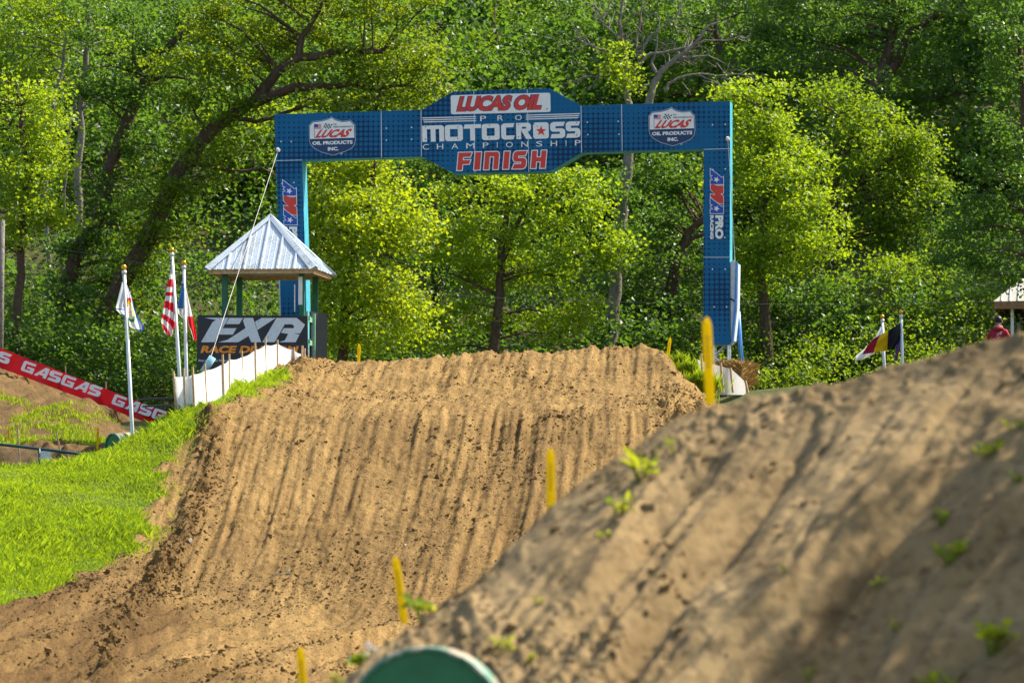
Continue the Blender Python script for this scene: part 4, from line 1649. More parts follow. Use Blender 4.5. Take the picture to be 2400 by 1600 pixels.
def flag(name, patches, d, mats, label, grp):
    """patches: (left edge pts, right edge pts, colour function(s,t)->index, depth)"""
    a = P(patches[0][1][0][0], patches[0][1][0][1], d)
    o = empty(name, a)
    mb = MB(a)
    for (left, right, fn, nu, nv, dep) in patches:
        lp = np.array(left, float)
        rp = np.array(right, float)
        tl = np.linspace(0, 1, len(lp))
        tr = np.linspace(0, 1, len(rp))
        vs = []
        for j in range(nv + 1):
            t = j / nv
            l = [np.interp(t, tl, lp[:, k]) for k in range(2)]
            r = [np.interp(t, tr, rp[:, k]) for k in range(2)]
            for i in range(nu + 1):
                s = i / nu
                vs.append(P(l[0] + (r[0] - l[0]) * s, l[1] + (r[1] - l[1]) * s, d + dep + 0.10 * math.sin(s * 7 + t * 2.5) * (0.3 + t) + 0.05 * math.sin(t * 9 + s * 3)))
        base = len(mb.v)
        fsl, ml = [], []
        for j in range(nv):
            for i in range(nu):
                fsl.append((j * (nu + 1) + i, (j + 1) * (nu + 1) + i, (j + 1) * (nu + 1) + i + 1, j * (nu + 1) + i + 1))
                ml.append(fn((i + 0.5) / nu, (j + 0.5) / nv))
        n0 = len(mb.v)
        mb.add(vs, fsl)
        mb.m[-len(fsl):] = ml
    mb.build('cloth', [M[k] for k in mats], o, True)
    tag(o, label, 'flag', grp)


def Zf(x, y):
    return (250 + x / 6.817, 570 + y / 6.817)


FG = 'flags on white poles'


def us_col(s, t):
    if t < 0.235:
        return 2 if (int(s * 9) + int(t * 60)) % 3 else 1
    k = (t - 0.235) * 14 + (1 - s) * 0.0 - max(0, t - 0.5) * s * 4.0
    return 1 if int(k + 20) % 2 == 0 else 0


flag('flag', [([Zf(1028, 240), Zf(1010, 420), Zf(1000, 540), Zf(945, 770), Zf(935, 880), Zf(900, 1100), Zf(868, 1250), Zf(930, 1440)], [Zf(1045, 250), Zf(1048, 420), Zf(1052, 540), Zf(1062, 770), Zf(1078, 880), Zf(1085, 1100), Zf(1090, 1290), Zf(1040, 1490)], us_col, 18, 52, -0.1)],
     113.0, ['f_red', 'f_white', 'f_navy'], 'drooping red and white striped flag with blue corner on the tallest pole', FG)


def wv_right(s, t):
    if s > 0.86 or t > 0.93:
        return 1
    x, y = (s - 0.30) / 0.42, (t - 0.48) / 0.2
    r = math.hypot(x, y)
    if 0.75 < r < 1.1:
        return 2 if y < 0.45 else 3
    if t > 0.22 and t < 0.29 and s < 0.75:
        return 4
    if r < 0.4 and (int(s * 30) + int(t * 40)) % 3 == 0:
        return 4
    return 0


flag('flag', [([Zf(300, 640), Zf(325, 850), Zf(335, 1050), Zf(345, 1200), Zf(370, 1330), Zf(490, 1395)], [Zf(315, 640), Zf(400, 850), Zf(440, 1030), Zf(500, 1180), Zf(600, 1325), Zf(570, 1410)], wv_right, 20, 40, -0.06),
              ([Zf(248, 620), Zf(200, 800), Zf(150, 1000), Zf(150, 1060), Zf(310, 1215)], [Zf(295, 640), Zf(310, 800), Zf(315, 1000), Zf(320, 1080), Zf(325, 1220)], lambda s, t: 1 if (0.70 < s < 0.95 and t < 0.6) or (0.66 < t < 0.74) or t > 0.86 else 0, 16, 30, 0.10)],
     103.0, ['f_white', 'f_blue', 'f_yellow', 'f_green', 'f_red'], 'white flag with blue border and round crest above the green barrel', FG)
flag('flag', [([Zf(1205, 640), Zf(1160, 850), Zf(1130, 1020), Zf(1145, 1120), Zf(1240, 1230)], [Zf(1235, 640), Zf(1240, 850), Zf(1245, 1020), Zf(1248, 1120), Zf(1250, 1235)], lambda s, t: 1 if t < 0.55 else 0, 10, 20, -0.06),
              ([Zf(1250, 690), Zf(1265, 900), Zf(1280, 1150), Zf(1305, 1310), Zf(1345, 1390), Zf(1390, 1550)], [Zf(1262, 690), Zf(1310, 900), Zf(1370, 1150), Zf(1405, 1310), Zf(1425, 1400), Zf(1442, 1550)], lambda s, t: 2 if (t > 0.44 and s > 0.12) else (3 if (s > 0.55 and t > 0.12 and (int(s * 14) % 2)) else 0), 12, 26, -0.1)],
     114.5, ['f_white', 'f_sky', 'f_red', 'f_grey'], 'drooping blue, white and red flag beside the black board', FG)


def Zr(x, y):
    return (1700 + x / 3.36, 500 + y / 3.36)


flag('flag', [([Zr(1080, 1108), Zr(1095, 1085), Zr(1130, 1020), Zr(1170, 985)][::-1], [Zr(1172, 1102)] * 4, lambda s, t: 0, 2, 2, 0)] if False else
     [([Zr(1170, 985), Zr(1130, 1025), Zr(1100, 1070), Zr(1078, 1110)], [Zr(1282, 922), Zr(1280, 975), Zr(1277, 1030), Zr(1276, 1080)], lambda s, t: 0 if s < 0.47 else 1, 20, 14, 0.0),
      ([Zr(1282, 922), Zr(1280, 975), Zr(1277, 1030), Zr(1276, 1080)], [Zr(1380, 862), Zr(1382, 930), Zr(1375, 1000), Zr(1330, 1062)], lambda s, t: 2, 14, 14, 0.0)],
     126.4, ['f_crimson', 'f_yellow', 'f_black'], 'black, yellow and dark red flag streaming left behind the berm', FG)
flag('flag', [([Zr(1385, 870), Zr(1375, 960), Zr(1345, 1060), Zr(1328, 1160)], [Zr(1392, 870), Zr(1388, 960), Zr(1378, 1060), Zr(1350, 1160)], lambda s, t: 1 if (t > 0.55 and 0.35 < s < 0.6) else 0, 10, 20, 0.1)],
     126.7, ['f_blue', 'f_red'], 'narrow blue flag hanging limp against the pole behind the berm', FG)
flag('flag', [([Zr(1225, 890), Zr(1180, 970), Zr(1100, 1060), Zr(1030, 1120), Zr(1020, 1162)], [Zr(1240, 885), Zr(1242, 960), Zr(1240, 1030), Zr(1190, 1090), Zr(1130, 1130)], lambda s, t: 0, 14, 16, 0.0)],
     128.0, ['f_white'], 'plain white flag partly hidden behind the black, yellow and red one', FG)

# ------------------------------------------------------------------ right edge: pavilion and person
PV = Plane(2328, 706, 131.0, -8.0)
pz = float(G(PV.O.x, PV.O.y))
pv = empty('pavilion', (PV.O.x, PV.O.y, pz), PV.rz)
tag(pv, 'pale metal roofed pavilion with brown timber underside cut by the right edge', 'pavilion')
e0 = PV.O.z - pz
Wp, Dp, Hp = 4.2, 3.6, 1.55
k4 = [Vector((0, 0, e0)), Vector((Wp, 0, e0)), Vector((Wp, Dp, e0)), Vector((0, Dp, e0))]
r1, r2 = Vector((Wp * 0.42, Dp / 2, e0 + Hp)), Vector((Wp * 0.58, Dp / 2, e0 + Hp))
mb = MB()
mb.add(k4 + [r1, r2], [(0, 1, 5, 4), (1, 2, 5), (2, 3, 4, 5), (3, 0, 4)])
t = Vector((0, 0, -0.05))
rsheet = mb.build('roof', M['cream'], pv)
mb = MB()
for i in range(1, 22):
    x = Wp * i / 22
    top = min(1.0, (x / (Wp * 0.42)) if x < Wp * 0.42 else ((Wp - x) / (Wp * 0.42)))
    mb.tube([Vector((x, -0.02, e0 + 0.005)), Vector((x, Dp / 2 * top, e0 + Hp * top + 0.005))], 0.016, 4)
mb.build('rib', M['cream'], rsheet)
mb = MB()
mb.box((Wp * 0.5, Dp / 2, e0 + Hp + 0.12), (0.5, 0.5, 0.22))
mb.build('vent_cap', M['pad'], rsheet)
mb = MB()
for i in range(9):
    x = 0.12 + (Wp - 0.24) * i / 8
    mb.beam((x, 0.06, e0 - 0.08), (x, Dp - 0.06, e0 - 0.08), 0.05, 0.14)
for y in (0.03, Dp - 0.03):
    mb.beam((0.03, y, e0 - 0.09), (Wp - 0.03, y, e0 - 0.09), 0.04, 0.17)
for x in (0.03, Wp - 0.03):
    mb.beam((x, 0.06, e0 - 0.095), (x, Dp - 0.06, e0 - 0.095), 0.04, 0.16)
mb.build('roof_timber', M['timber'], pv)
for x, y in ((0.42, 0.3), (Wp - 0.42, 0.3), (Wp - 0.42, Dp - 0.3), (0.42, Dp - 0.3)):
    mb = MB()
    mb.box((x, y, (e0 - 0.1) / 2), (0.07, 0.07, e0 - 0.1))
    mb.build('post', M['pole'], pv)


def person(px, head_y, d):
    hz = P(px, head_y, d)
    base = Vector((hz.x, hz.y, hz.z - 1.78))
    root = empty('person', base, math.radians(-14))
    tag(root, 'person in a dark red hoodie with white back print standing near the pavilion', 'person')
    vs = [(0, 0, 0.95), (0, 0.0, 1.15), (0, 0.0, 1.36), (0, 0.01, 1.50), (0, 0.015, 1.58),
          (0.10, 0, 0.90), (0.12, -0.01, 0.50), (0.13, 0.0, 0.09), (0.14, 0.13, 0.04),
          (-0.10, 0, 0.90), (-0.12, 0.01, 0.50), (-0.13, 0.0, 0.09), (-0.14, 0.13, 0.04),
          (0.17, 0, 1.43), (0.27, 0.0, 1.22), (0.29, 0.10, 1.0), (0.28, 0.16, 0.90),
          (-0.17, 0, 1.43), (-0.27, 0.0, 1.22), (-0.29, 0.10, 1.0), (-0.28, 0.16, 0.90)]
    es = [(0, 1), (1, 2), (2, 3), (3, 4), (0, 5), (5, 6), (6, 7), (7, 8), (0, 9), (9, 10), (10, 11), (11, 12), (2, 13), (13, 14), (14, 15), (15, 16), (2, 17), (17, 18), (18, 19), (19, 20)]
    rad = [0.16, 0.15, 0.17, 0.075, 0.055, 0.105, 0.07, 0.05, 0.045, 0.105, 0.07, 0.05, 0.045, 0.085, 0.06, 0.048, 0.04, 0.085, 0.06, 0.048, 0.04]
    me = bpy.data.meshes.new('body')
    me.from_pydata(vs, es, [])
    o = bpy.data.objects.new('body', me)
    col.objects.link(o)
    o.parent = root
    sk = o.modifiers.new('skin', 'SKIN')
    for i, r in enumerate(rad):
        me.skin_vertices[0].data[i].radius = (r, r * 0.78)
    me.skin_vertices[0].data[0].use_root = True
    sk.use_smooth_shade = True
    ss = o.modifiers.new('sub', 'SUBSURF')
    ss.levels = ss.render_levels = 2
    m, nt, b, out = new_mat('person_clothes')
    tc = N(nt, 'ShaderNodeTexCoord')
    sp_ = N(nt, 'ShaderNodeSeparateXYZ')
    nt.links.new(tc.outputs['Object'], sp_.inputs[0])
    gt = N(nt, 'ShaderNodeMath', operation='GREATER_THAN')
    gt.inputs[1].default_value = 0.93
    nt.links.new(sp_.outputs[2], gt.inputs[0])
    g2 = N(nt, 'ShaderNodeMath', operation='GREATER_THAN')
    g2.inputs[1].default_value = 1.515
    nt.links.new(sp_.outputs[2], g2.inputs[0])
    c = mixc(nt, gt.outputs[0], (0.05, 0.07, 0.12), (0.36, 0.012, 0.03))
    c = mixc(nt, g2.outputs[0], c, (0.42, 0.24, 0.16))
    nt.links.new(c, b.inputs['Base Color'])
    b.inputs['Roughness'].default_value = 0.85
    me.materials.append(m)

    def ell(name, c, r, mat, par, n=14, zmin=-1.0, warp=None):
        mb = MB()
        vs_, fs_ = [], []
        rings = 12
        for i in range(rings + 1):
            th = math.pi * i / rings
            for k in range(n):
                a = 2 * math.pi * k / n
                q = Vector((math.sin(th) * math.cos(a), math.sin(th) * math.sin(a), max(zmin, math.cos(th))))
                if warp:
                    q = warp(q)
                vs_.append(Vector(c) + Vector((q.x * r[0], q.y * r[1], q.z * r[2])))
        for i in range(rings):
            for k in range(n):
                fs_.append((i * n + k, (i + 1) * n + k, (i + 1) * n + (k + 1) % n, i * n + (k + 1) % n))
        mb.add(vs_, fs_)
        return mb.build(name, mat, par, True)
    head = ell('head', (0, 0.03, 1.665), (0.078, 0.098, 0.118), M['skin'], root, warp=lambda q: Vector((q.x * (0.86 if q.z < -0.3 else 1), q.y, q.z)))
    ell('hair', (0, 0.012, 1.695), (0.086, 0.102, 0.098), M['hair'], head, zmin=-0.72)
    for s in (-1, 1):
        ell('ear', (s * 0.08, 0.03, 1.66), (0.012, 0.022, 0.033), M['skin'], head, 8)
    ell('nose', (0, 0.135, 1.655), (0.014, 0.02, 0.024), M['skin'], head, 8)
    for s in (-1, 1):
        ell('eye', (s * 0.032, 0.118, 1.685), (0.012, 0.008, 0.008), M['hair'], head, 8)
    ell('mouth', (0, 0.118, 1.605), (0.026, 0.01, 0.007), M['hoodie'], head, 8)
    ell('hood', (0, -0.05, 1.49), (0.135, 0.09, 0.06), M['hoodie'], root)
    mb = MB()
    ring = [Vector((0.083 * math.cos(a), 0.01 + 0.08 * math.sin(a), 1.545 - 0.02 * math.sin(a))) for a in np.linspace(0, 2 * math.pi, 15)]
    mb.tube(ring, 0.014, 6, cap=False)
    mb.build('collar', M['f_white'], root, True)
    # print on the back
    mb = MB()
    for (x0, z0, x1, z1) in ((-0.02, 1.36, 0.10, 1.42), (-0.03, 1.31, 0.09, 1.385), (0.0, 1.27, 0.06, 1.32)):
        mb.tube([(x0, -0.138, z0), ((x0 + x1) / 2, -0.141, (z0 + z1) / 2 + 0.012), (x1, -0.128, z1)], 0.008, 5)
    mb.build('back_print', M['f_white'], root)
    for s in (-1, 1):
        mb = MB()
        hx, hy, hz_ = s * 0.28, 0.16, 0.90
        mb.tube([(hx, hy, hz_), (hx, hy + 0.02, hz_ - 0.05), (hx, hy + 0.03, hz_ - 0.09)], [0.03, 0.038, 0.032], 8)
        for k in range(4):
            oy = hy + 0.002 + k * 0.019
            ln = (0.068, 0.08, 0.075, 0.058)[k]
            mb.tube([(hx, oy, hz_ - 0.085), (hx - s * 0.004, oy, hz_ - 0.085 - ln * 0.55), (hx - s * 0.016, oy, hz_ - 0.085 - ln)], [0.0095, 0.009, 0.007], 6)
        mb.tube([(hx - s * 0.01, hy + 0.05, hz_ - 0.03), (hx - s * 0.02, hy + 0.085, hz_ - 0.06), (hx - s * 0.022, hy + 0.09, hz_ - 0.09)], [0.012, 0.011, 0.008], 6)
        mb.build('hand', M['skin'], root, True)


person(2340, 741, 128.0)

# timber utility pole at the left edge and its wire
a, b = P(0, 800, 128.5), P(6, 516, 128.5)
a = Vector((a.x, a.y, float(G(a.x, a.y)) - 0.2))
mb = MB(a)
mb.tube([a, b], [0.065, 0.055], 10)
o = mb.build('timber_pole', M['bark_grey'], None, True)
o.location = a
tag(o, 'grey timber pole standing at the left edge among the leaves', 'pole')
a = P(6, 560, 128.4)
pts = [P(6, 560, 128.4), P(330, 616, 127), P(700, 664, 126), P(1200, 700, 125.5), P(1600, 712, 125.5), P(2050, 713, 126), P(2450, 704, 126)]
mb = MB(a)
mb.tube(pts, 0.0022, 4)
o = mb.build('overhead_wire', M['wire'])
o.location = a
tag(o, 'thin wire stretched across the trees behind the arch', 'wire')

# ------------------------------------------------------------------ foreground berm
RB = [(560, 1780, 41), (760, 1640, 41), (850, 1575, 41), (950, 1494, 41), (1100, 1376, 41), (1300, 1177, 41), (1500, 1017, 41.2), (1620, 955, 41.2), (1720, 930, 41), (1850, 914, 40.6), (2000, 876, 40.2), (2200, 823, 39.6),
      (2400, 776, 39), (2600, 740, 38.6), (2900, 700, 38)]
NB = [(420, 2050, 37), (560, 1960, 37), (640, 1900, 36.8), (740, 1880, 36.5), (860, 1850, 36.2), (1020, 1820, 36), (1200, 1800, 36), (1330, 1800, 35.8), (1450, 1800, 35.6), (1600, 1800, 35.4), (1780, 1800, 35.2), (2020, 1800, 35), (2260, 1800, 34.8),
      (2500, 1800, 34.6), (2900, 1800, 34.4)]
ns, nt_ = 360, 220
su = np.linspace(0, len(RB) - 1, ns)
kk = np.arange(len(RB))
R3 = np.array([tuple(P(*p)) for p in RB])
N3 = np.array([tuple(P(*p)) for p in NB])
R_ = np.stack([np.interp(su, kk, R3[:, c]) for c in range(3)], -1)
Nn = np.stack([np.interp(su, kk, N3[:, c]) for c in range(3)], -1)
ker = np.ones(25) / 25


def smooth1(a):
    p = np.pad(a, 12, mode='reflect', reflect_type='odd')
    return np.convolve(p, ker, 'valid')


for c in range(3):
    R_[:, c] = smooth1(R_[:, c])
    Nn[:, c] = smooth1(Nn[:, c])
tt_ = np.concatenate([np.linspace(-0.25, 0, 36)[:-1], np.linspace(0, 1, nt_)])
Vb = np.zeros((len(tt_), ns, 3))
for i, t in enumerate(tt_):
    if t <= 0:
        Vb[i] = R_ + np.array([0.0, -t * 14.0, 0]) + np.array([0, 0, 1]) * (t * 10.0 * (0.3 - 2.4 * t))
    else:
        Vb[i] = R_ * (1 - t) + Nn * t
        Vb[i, :, 2] += 0.10 * math.sin(math.pi * t) ** 2
bpx, bpy_ = proj(Vb[..., 0], Vb[..., 1], Vb[..., 2])
dep = Vb[..., 1]
wv = fbm(bpx / 400.0, bpy_ / 400.0, 231, 2) * 90
bb = (bpx * 0.78 + bpy_ * 0.62) + wv
aa = (-bpx * 0.62 + bpy_ * 0.78)
mpp = dep / F
r1_ = fbm(bb / 190.0, aa / 1600.0, 201, 2, 0.5) * 0.30
r2_ = -np.maximum(0, vnoise(bb / 75.0, aa / 900.0, 207) - 0.16) * 0.62
r3_ = fbm(bb / 42.0, aa / 700.0, 211, 3, 0.6) * 0.11
lum = fbm(bpx / 110.0, bpy_ / 80.0, 217, 3, 0.5) * 0.05
crumb = np.maximum(0, fbm(bpx / 24.0, bpy_ / 20.0, 223, 3, 0.6)) * 0.04
tgrid = np.clip(tt_, 0, 1)[:, None]
edgew = sstep(0.0, 0.30, tgrid + 0 * bpx)
leftlow = np.exp(-(((bpx - 1250) / 300) ** 2 + ((bpy_ - 1520) / 110) ** 2))
Vb[..., 2] += (r1_ + r2_) * (0.12 + 0.88 * edgew) + r3_ * (0.35 + 0.65 * edgew) + lum * (0.5 + 0.5 * edgew) + crumb * (0.5 + 0.8 * (1 - edgew) + 2.2 * leftlow) - 0.03
me = grid_mesh('dirt_berm', Vb)
tag(link_mesh('dirt_berm', me, M['berm']), kind='structure')


def berm_pt(px, py):
    sel = (bpx - px) ** 2 + (bpy_ - py) ** 2 + np.where(tt_[:, None] < 0, 1e9, 0)
    i = np.unravel_index(np.argmin(sel), sel.shape)
    return Vector(Vb[i])


# ------------------------------------------------------------------ loose clods on the track
def lumps(name, pos, size, mat, parent=None):
    n = len(pos)
    base = np.array([(-1, -1, -1), (1, -1, -1), (1, 1, -1), (-1, 1, -1), (-1, -1, 1), (1, -1, 1), (1, 1, 1), (-1, 1, 1)], float) * 0.6
    v = base[None] * rng.uniform(0.55, 1.35, (n, 8, 3))
    a = rng.uniform(0, math.pi, n)
    ca, sa = np.cos(a)[:, None], np.sin(a)[:, None]
    x = v[..., 0] * ca - v[..., 1] * sa
    y = v[..., 0] * sa + v[..., 1] * ca
    tilt = rng.uniform(-0.7, 0.7, n)[:, None]
    z = v[..., 2] * np.cos(tilt) + x * np.sin(tilt)
    v = np.stack([x, y, z * 0.8], -1) * size[:, None, None] + pos[:, None, :]
    q = np.array([(3, 2, 1, 0), (4, 5, 6, 7), (0, 1, 5, 4), (1, 2, 6, 5), (2, 3, 7, 6), (3, 0, 4, 7)])
    q = (np.arange(n) * 8)[:, None, None] + q[None]
    me = raw_mesh(name, v.reshape(-1, 3), q.reshape(-1, 4), False)
    return link_mesh(name, me, mat, parent)


wgt = ((~grass) & (~hid)).astype(float) * (Y > 78) * (Y < 115.5)
wgt = wgt * (0.25 + 9 * ridge_amp * np.maximum(0.1, 0.4 + fbm(X, Y, 301, 3)) + 2.2 * sstep(0.05, 0.45, fbm(X * 0.5, Y * 0.35, 303, 3)) + 3.0 * np.exp(-(((PX - 650) / 80) ** 2 + ((PY - 865) / 45) ** 2)) + 3.0 * np.exp(-(((PX - 1590) / 60) ** 2 + ((PY - 955) / 50) ** 2))
             + 2.6 * crossw * sstep(0.02, 0.25, fbm(qq / 34.0, PX / 420.0, 21, 4, 0.65)))
pw = (wgt / wgt.sum()).ravel()
ids = rng.choice(pw.size, 22000, p=pw)
pos = np.stack([X.ravel()[ids] + rng.uniform(-.02, .02, len(ids)), Y.ravel()[ids] + rng.uniform(-.03, .03, len(ids)), Zt.ravel()[ids]], -1)
szs = np.clip(rng.lognormal(math.log(0.0135), 0.5, len(ids)), 0.007, 0.075) * (1 + 0.7 * ridge_amp.ravel()[ids])
pos[:, 2] += szs * 0.25
tag(lumps('dirt_clods', pos, szs, M['clod']), 'loose brown dirt clods scattered over the track', 'dirt', kind='stuff')
bsel = rng.choice(Vb.shape[0] * Vb.shape[1], 1800, p=(lambda w_: (w_ / w_.sum()).ravel())((tt_[:, None] > -0.02) * (0.10 + 2.2 * leftlow + 1.2 * (1 - edgew) + 1.2 * sstep(0.1, 0.5, fbm(bpx / 160.0, bpy_ / 120.0, 241, 3)))))
bpos = Vb.reshape(-1, 3)[bsel]
bsz = np.clip(rng.lognormal(math.log(0.013), 0.6, len(bsel)), 0.006, 0.06)
tag(lumps('berm_clods', bpos, bsz, M['berm']), 'loose clods lying on the foreground berm', 'dirt', kind='stuff')
STN = [(445, 1282, 0.06, 'pale stone near the left clod ridge on the lower track'), (676, 1342, 0.05, 'grey stone in the middle of the lower track'), (652, 1341, 0.045, 'darker stone just left of the grey one on the lower track'),
       (948, 1278, 0.035, 'small pale stone above the leaning yellow marker'), (638, 1258, 0.035, 'small pale stone high on the left part of the jump face'), (572, 1449, 0.05, 'flat stone on the smooth dirt near the bottom edge'),
       (888, 1182, 0.04, 'pale pebble on the jump face left of the middle marker')]
for x, y, r, lab in STN:
    p = hitT(x, y)
    o = lumps('stone', np.zeros((1, 3)), np.array([r]), M['stone'])
    o.location = (p.x, p.y, float(surf(p.x, p.y)) + r * 0.3)
    tag(o, lab, 'stone', 'stones on the track')

# ------------------------------------------------------------------ grass
gsel = grass & (Y > 79) & (Y < 111) & (PX > -120)
gi = np.flatnonzero(gsel.ravel())
pr = np.where(Y.ravel()[gi] < 88, 1.4, 1.0)
ids = rng.choice(gi, 205000, p=pr / pr.sum())
edge = np.flatnonzero(((~grass) & (Y > 80) & (Y < 110) & (PX - bx < 70) & (PX > -100) & (gn > -0.05)).ravel())
ep = np.exp(-(PX - bx).ravel()[edge] / 16.0)
ids = np.concatenate([ids, rng.choice(edge, 5000, p=ep / ep.sum())])
pos = np.stack([X.ravel()[ids] + rng.uniform(-.02, .02, len(ids)), Y.ravel()[ids] + rng.uniform(-.03, .03, len(ids)), Zt.ravel()[ids]], -1)
patch = fbm(pos[:, 0] * 0.8, pos[:, 1] * 0.8, 311, 3)
tag(blades('grass', pos, 0.075 * np.clip(1 + patch * 1.3, 0.35, 2.0) * rng.choice([0.8, 1.0, 1.7], len(ids), p=[0.45, 0.47, 0.08]), 0.006, 0.9, M['grass']), 'bright green short grass covering the bank left of the jump', 'grass', kind='stuff')
# thin grass on the far dirt slope
q = rng.uniform(0, 1, (60000, 2))
gx = -16 + q[:, 0] * 10
gy = 115.8 + q[:, 1] * 8.5
ppx, ppy = proj(gx, gy, mz(gx, gy))
dens = sstep(-0.05, 0.25, fbm(gx * 0.9, gy * 0.7, 321, 3) + 0.55 - (gy - 117) * 0.10 - np.clip(ppx - 60, 0, 400) * 0.0012) * (gy > 117.0) * (ppx > -60)
keep = rng.uniform(0, 1, len(gx)) < dens * 0.75
gx, gy = gx[keep], gy[keep]
tag(blades('grass', np.stack([gx, gy, mz(gx, gy)], -1), 0.10, 0.010, 0.6, M['grass']), 'patchy grass on the dirt slope below the banner', 'grass', kind='stuff')


def tuft(px, py, rx, ry, n, h, lab, d=None, mat='grass', w=0.007, lean=0.5):
    ps = []
    for _ in range(n):
        x = random.gauss(px, rx / 2)
        y = random.gauss(py, ry / 2)
        ps.append(P(x, y, d))
    b = P(px, py, d)
    r = empty('grass_tuft', b)
    blades('blade', np.array([tuple(p) for p in ps]), h, w, lean, M[mat], r, tuple(b))
    tag(r, lab, 'grass tuft', 'grass tufts')


tuft(1640, 918, 40, 22, 1500, 0.28, 'bright grass tuft between the crest and the grey tarpaulin', 115.2)
tuft(1612, 878, 22, 14, 500, 0.24, 'small grass tuft at the right end of the crest', 115.6)
tuft(1592, 858, 24, 10, 350, 0.24, 'sparse grass behind the right end of the crest', 116.3)


# ------------------------------------------------------------------ weeds on the berm
def leaf_blade(w=0.5):
    pts = [(0, 0, 0), (0.18, 0.3 * w, 0.05), (0.5, 0.5 * w, 0.06), (0.82, 0.3 * w, 0.0), (1, 0, -0.08), (0.82, -0.3 * w, 0.0), (0.5, -0.5 * w, 0.06), (0.18, -0.3 * w, 0.05), (0.5, 0, 0.0)]
    me = bpy.data.meshes.new('leaf')
    me.from_pydata(pts, [], [(8, i, (i + 1) % 8) for i in range(8)])
    me.materials.append(M['weed'])
    at = me.attributes.new('tint', 'FLOAT', 'FACE')
    at.data.foreach_set('value', [random.uniform(0.3, 0.9) for _ in range(8)])
    return me


LM = [leaf_blade(0.75), leaf_blade(0.55), leaf_blade(0.3)]


def weed(px, py, size_px, nleaf, lab, kind=0, flowers=0, narrow=False):
    nleaf = int(nleaf * 1.7)
    b = berm_pt(px, py)
    s = sz(size_px * 0.85, b.y)
    r = empty('weed', b)
    mb = MB(b)
    tips = []
    for k in range(max(2, nleaf // 3)):
        a = random.uniform(0, 6.28)
        tip = b + Vector((math.cos(a) * 0.55, math.sin(a) * 0.55, random.uniform(0.25, 0.75))) * s
        mid = b.lerp(tip, 0.5) + Vector((0, 0, 0.08 * s))
        mb.tube([b - Vector((0, 0, 0.05)), mid, tip], [0.006, 0.005, 0.003], 5)
        tips.append((mid, tip))
    mb.build('stem', M['weed'], r)
    for k in range(nleaf):
        mid, tip = tips[k % len(tips)]
        p = mid.lerp(tip, random.uniform(-0.3, 1.0)) - b
        o = bpy.data.objects.new('leaf', LM[kind])
        col.objects.link(o)
        o.parent = r
        o.location = p
        L = s * random.uniform(0.28, 0.5) * (1.6 if kind == 2 else 1)
        o.scale = (L, L, L)
        o.rotation_euler = (random.uniform(-0.9, 0.9), random.uniform(-1.2, 0.2), random.uniform(0, 6.28))
    if flowers:
        for k in range(flowers):
            mb = MB(b)
            mid, tip = tips[k % len(tips)]
            c = tip + Vector((random.uniform(-.2, .2), 0, random.uniform(0, .25))) * s
            pv_, pf_ = [c], []
            for j in range(6):
                a = j * math.pi / 3
                n0 = len(pv_)
                pv_ += [c + Vector((math.cos(a - .4), -0.3, math.sin(a - .4))) * 0.02, c + Vector((math.cos(a), -0.3, math.sin(a))) * 0.034, c + Vector((math.cos(a + .4), -0.3, math.sin(a + .4))) * 0.02]
                pf_.append((0, n0, n0 + 1, n0 + 2))
            mb.add(pv_, pf_)
            mb.build('flower', M['fence_white'], r)
    tag(r, lab, 'weed', 'weeds growing on the berm')


weed(968, 1442, 85, 12, 'leafy weed beside the yellow marker leaning left', 0)
weed(858, 1560, 85, 14, 'white flowering weed left of the green barrel end', 0, 5)
weed(790, 1600, 55, 8, 'low pale weed at the bottom edge left of the green barrel', 1)
weed(1500, 1115, 80, 16, 'grassy clump on the berm below the middle of the jump', 2)
weed(1450, 1190, 60, 12, 'grassy clump lower down the berm edge', 2)
weed(1415, 1245, 45, 7, 'dark green sprig at the lower end of the grassy clumps', 1)
weed(1185, 1480, 55, 9, 'yellowish sprig on loose dirt right above the barrel', 2)
weed(1240, 1500, 40, 6, 'second yellowish sprig right of the first above the barrel', 2)
weed(1260, 1372, 35, 5, 'tiny green weed midway between barrel and grassy clump', 1)
weed(1580, 1045, 50, 5, 'single tall grass shoot near the ridge of the berm', 2)
weed(2075, 1292, 50, 6, 'yellow green three leaved sprig alone in the middle of the berm', 0)
weed(2205, 1245, 65, 9, 'bright sprig on the berm above the yellowish cluster', 1)
weed(2225, 1335, 80, 12, 'yellowish leafy cluster right of the lone sprig', 0)
weed(2310, 1095, 75, 10, 'dark green weed near the right edge below the ridge', 0)
weed(2370, 1020, 60, 7, 'grassy weed at the right edge just below the ridge', 2)
weed(2375, 1165, 45, 6, 'small pale weed at the right edge halfway up', 1)
weed(2320, 1530, 120, 16, 'largest bushy weed in the lower right corner', 0)
weed(2195, 1590, 95, 12, 'upright weed at the bottom edge left of the bushy one', 1)
weed(1895, 1590, 45, 6, 'small weed at the bottom edge in the middle of the berm', 1)
weed(2045, 1385, 45, 4, 'slender grass shoot below the lone sprig', 2)
weed(1845, 1400, 35, 4, 'faint small weed left of the slender shoot', 1)
weed(2085, 1465, 45, 5, 'thin pale weed above the bottom edge weeds', 2)

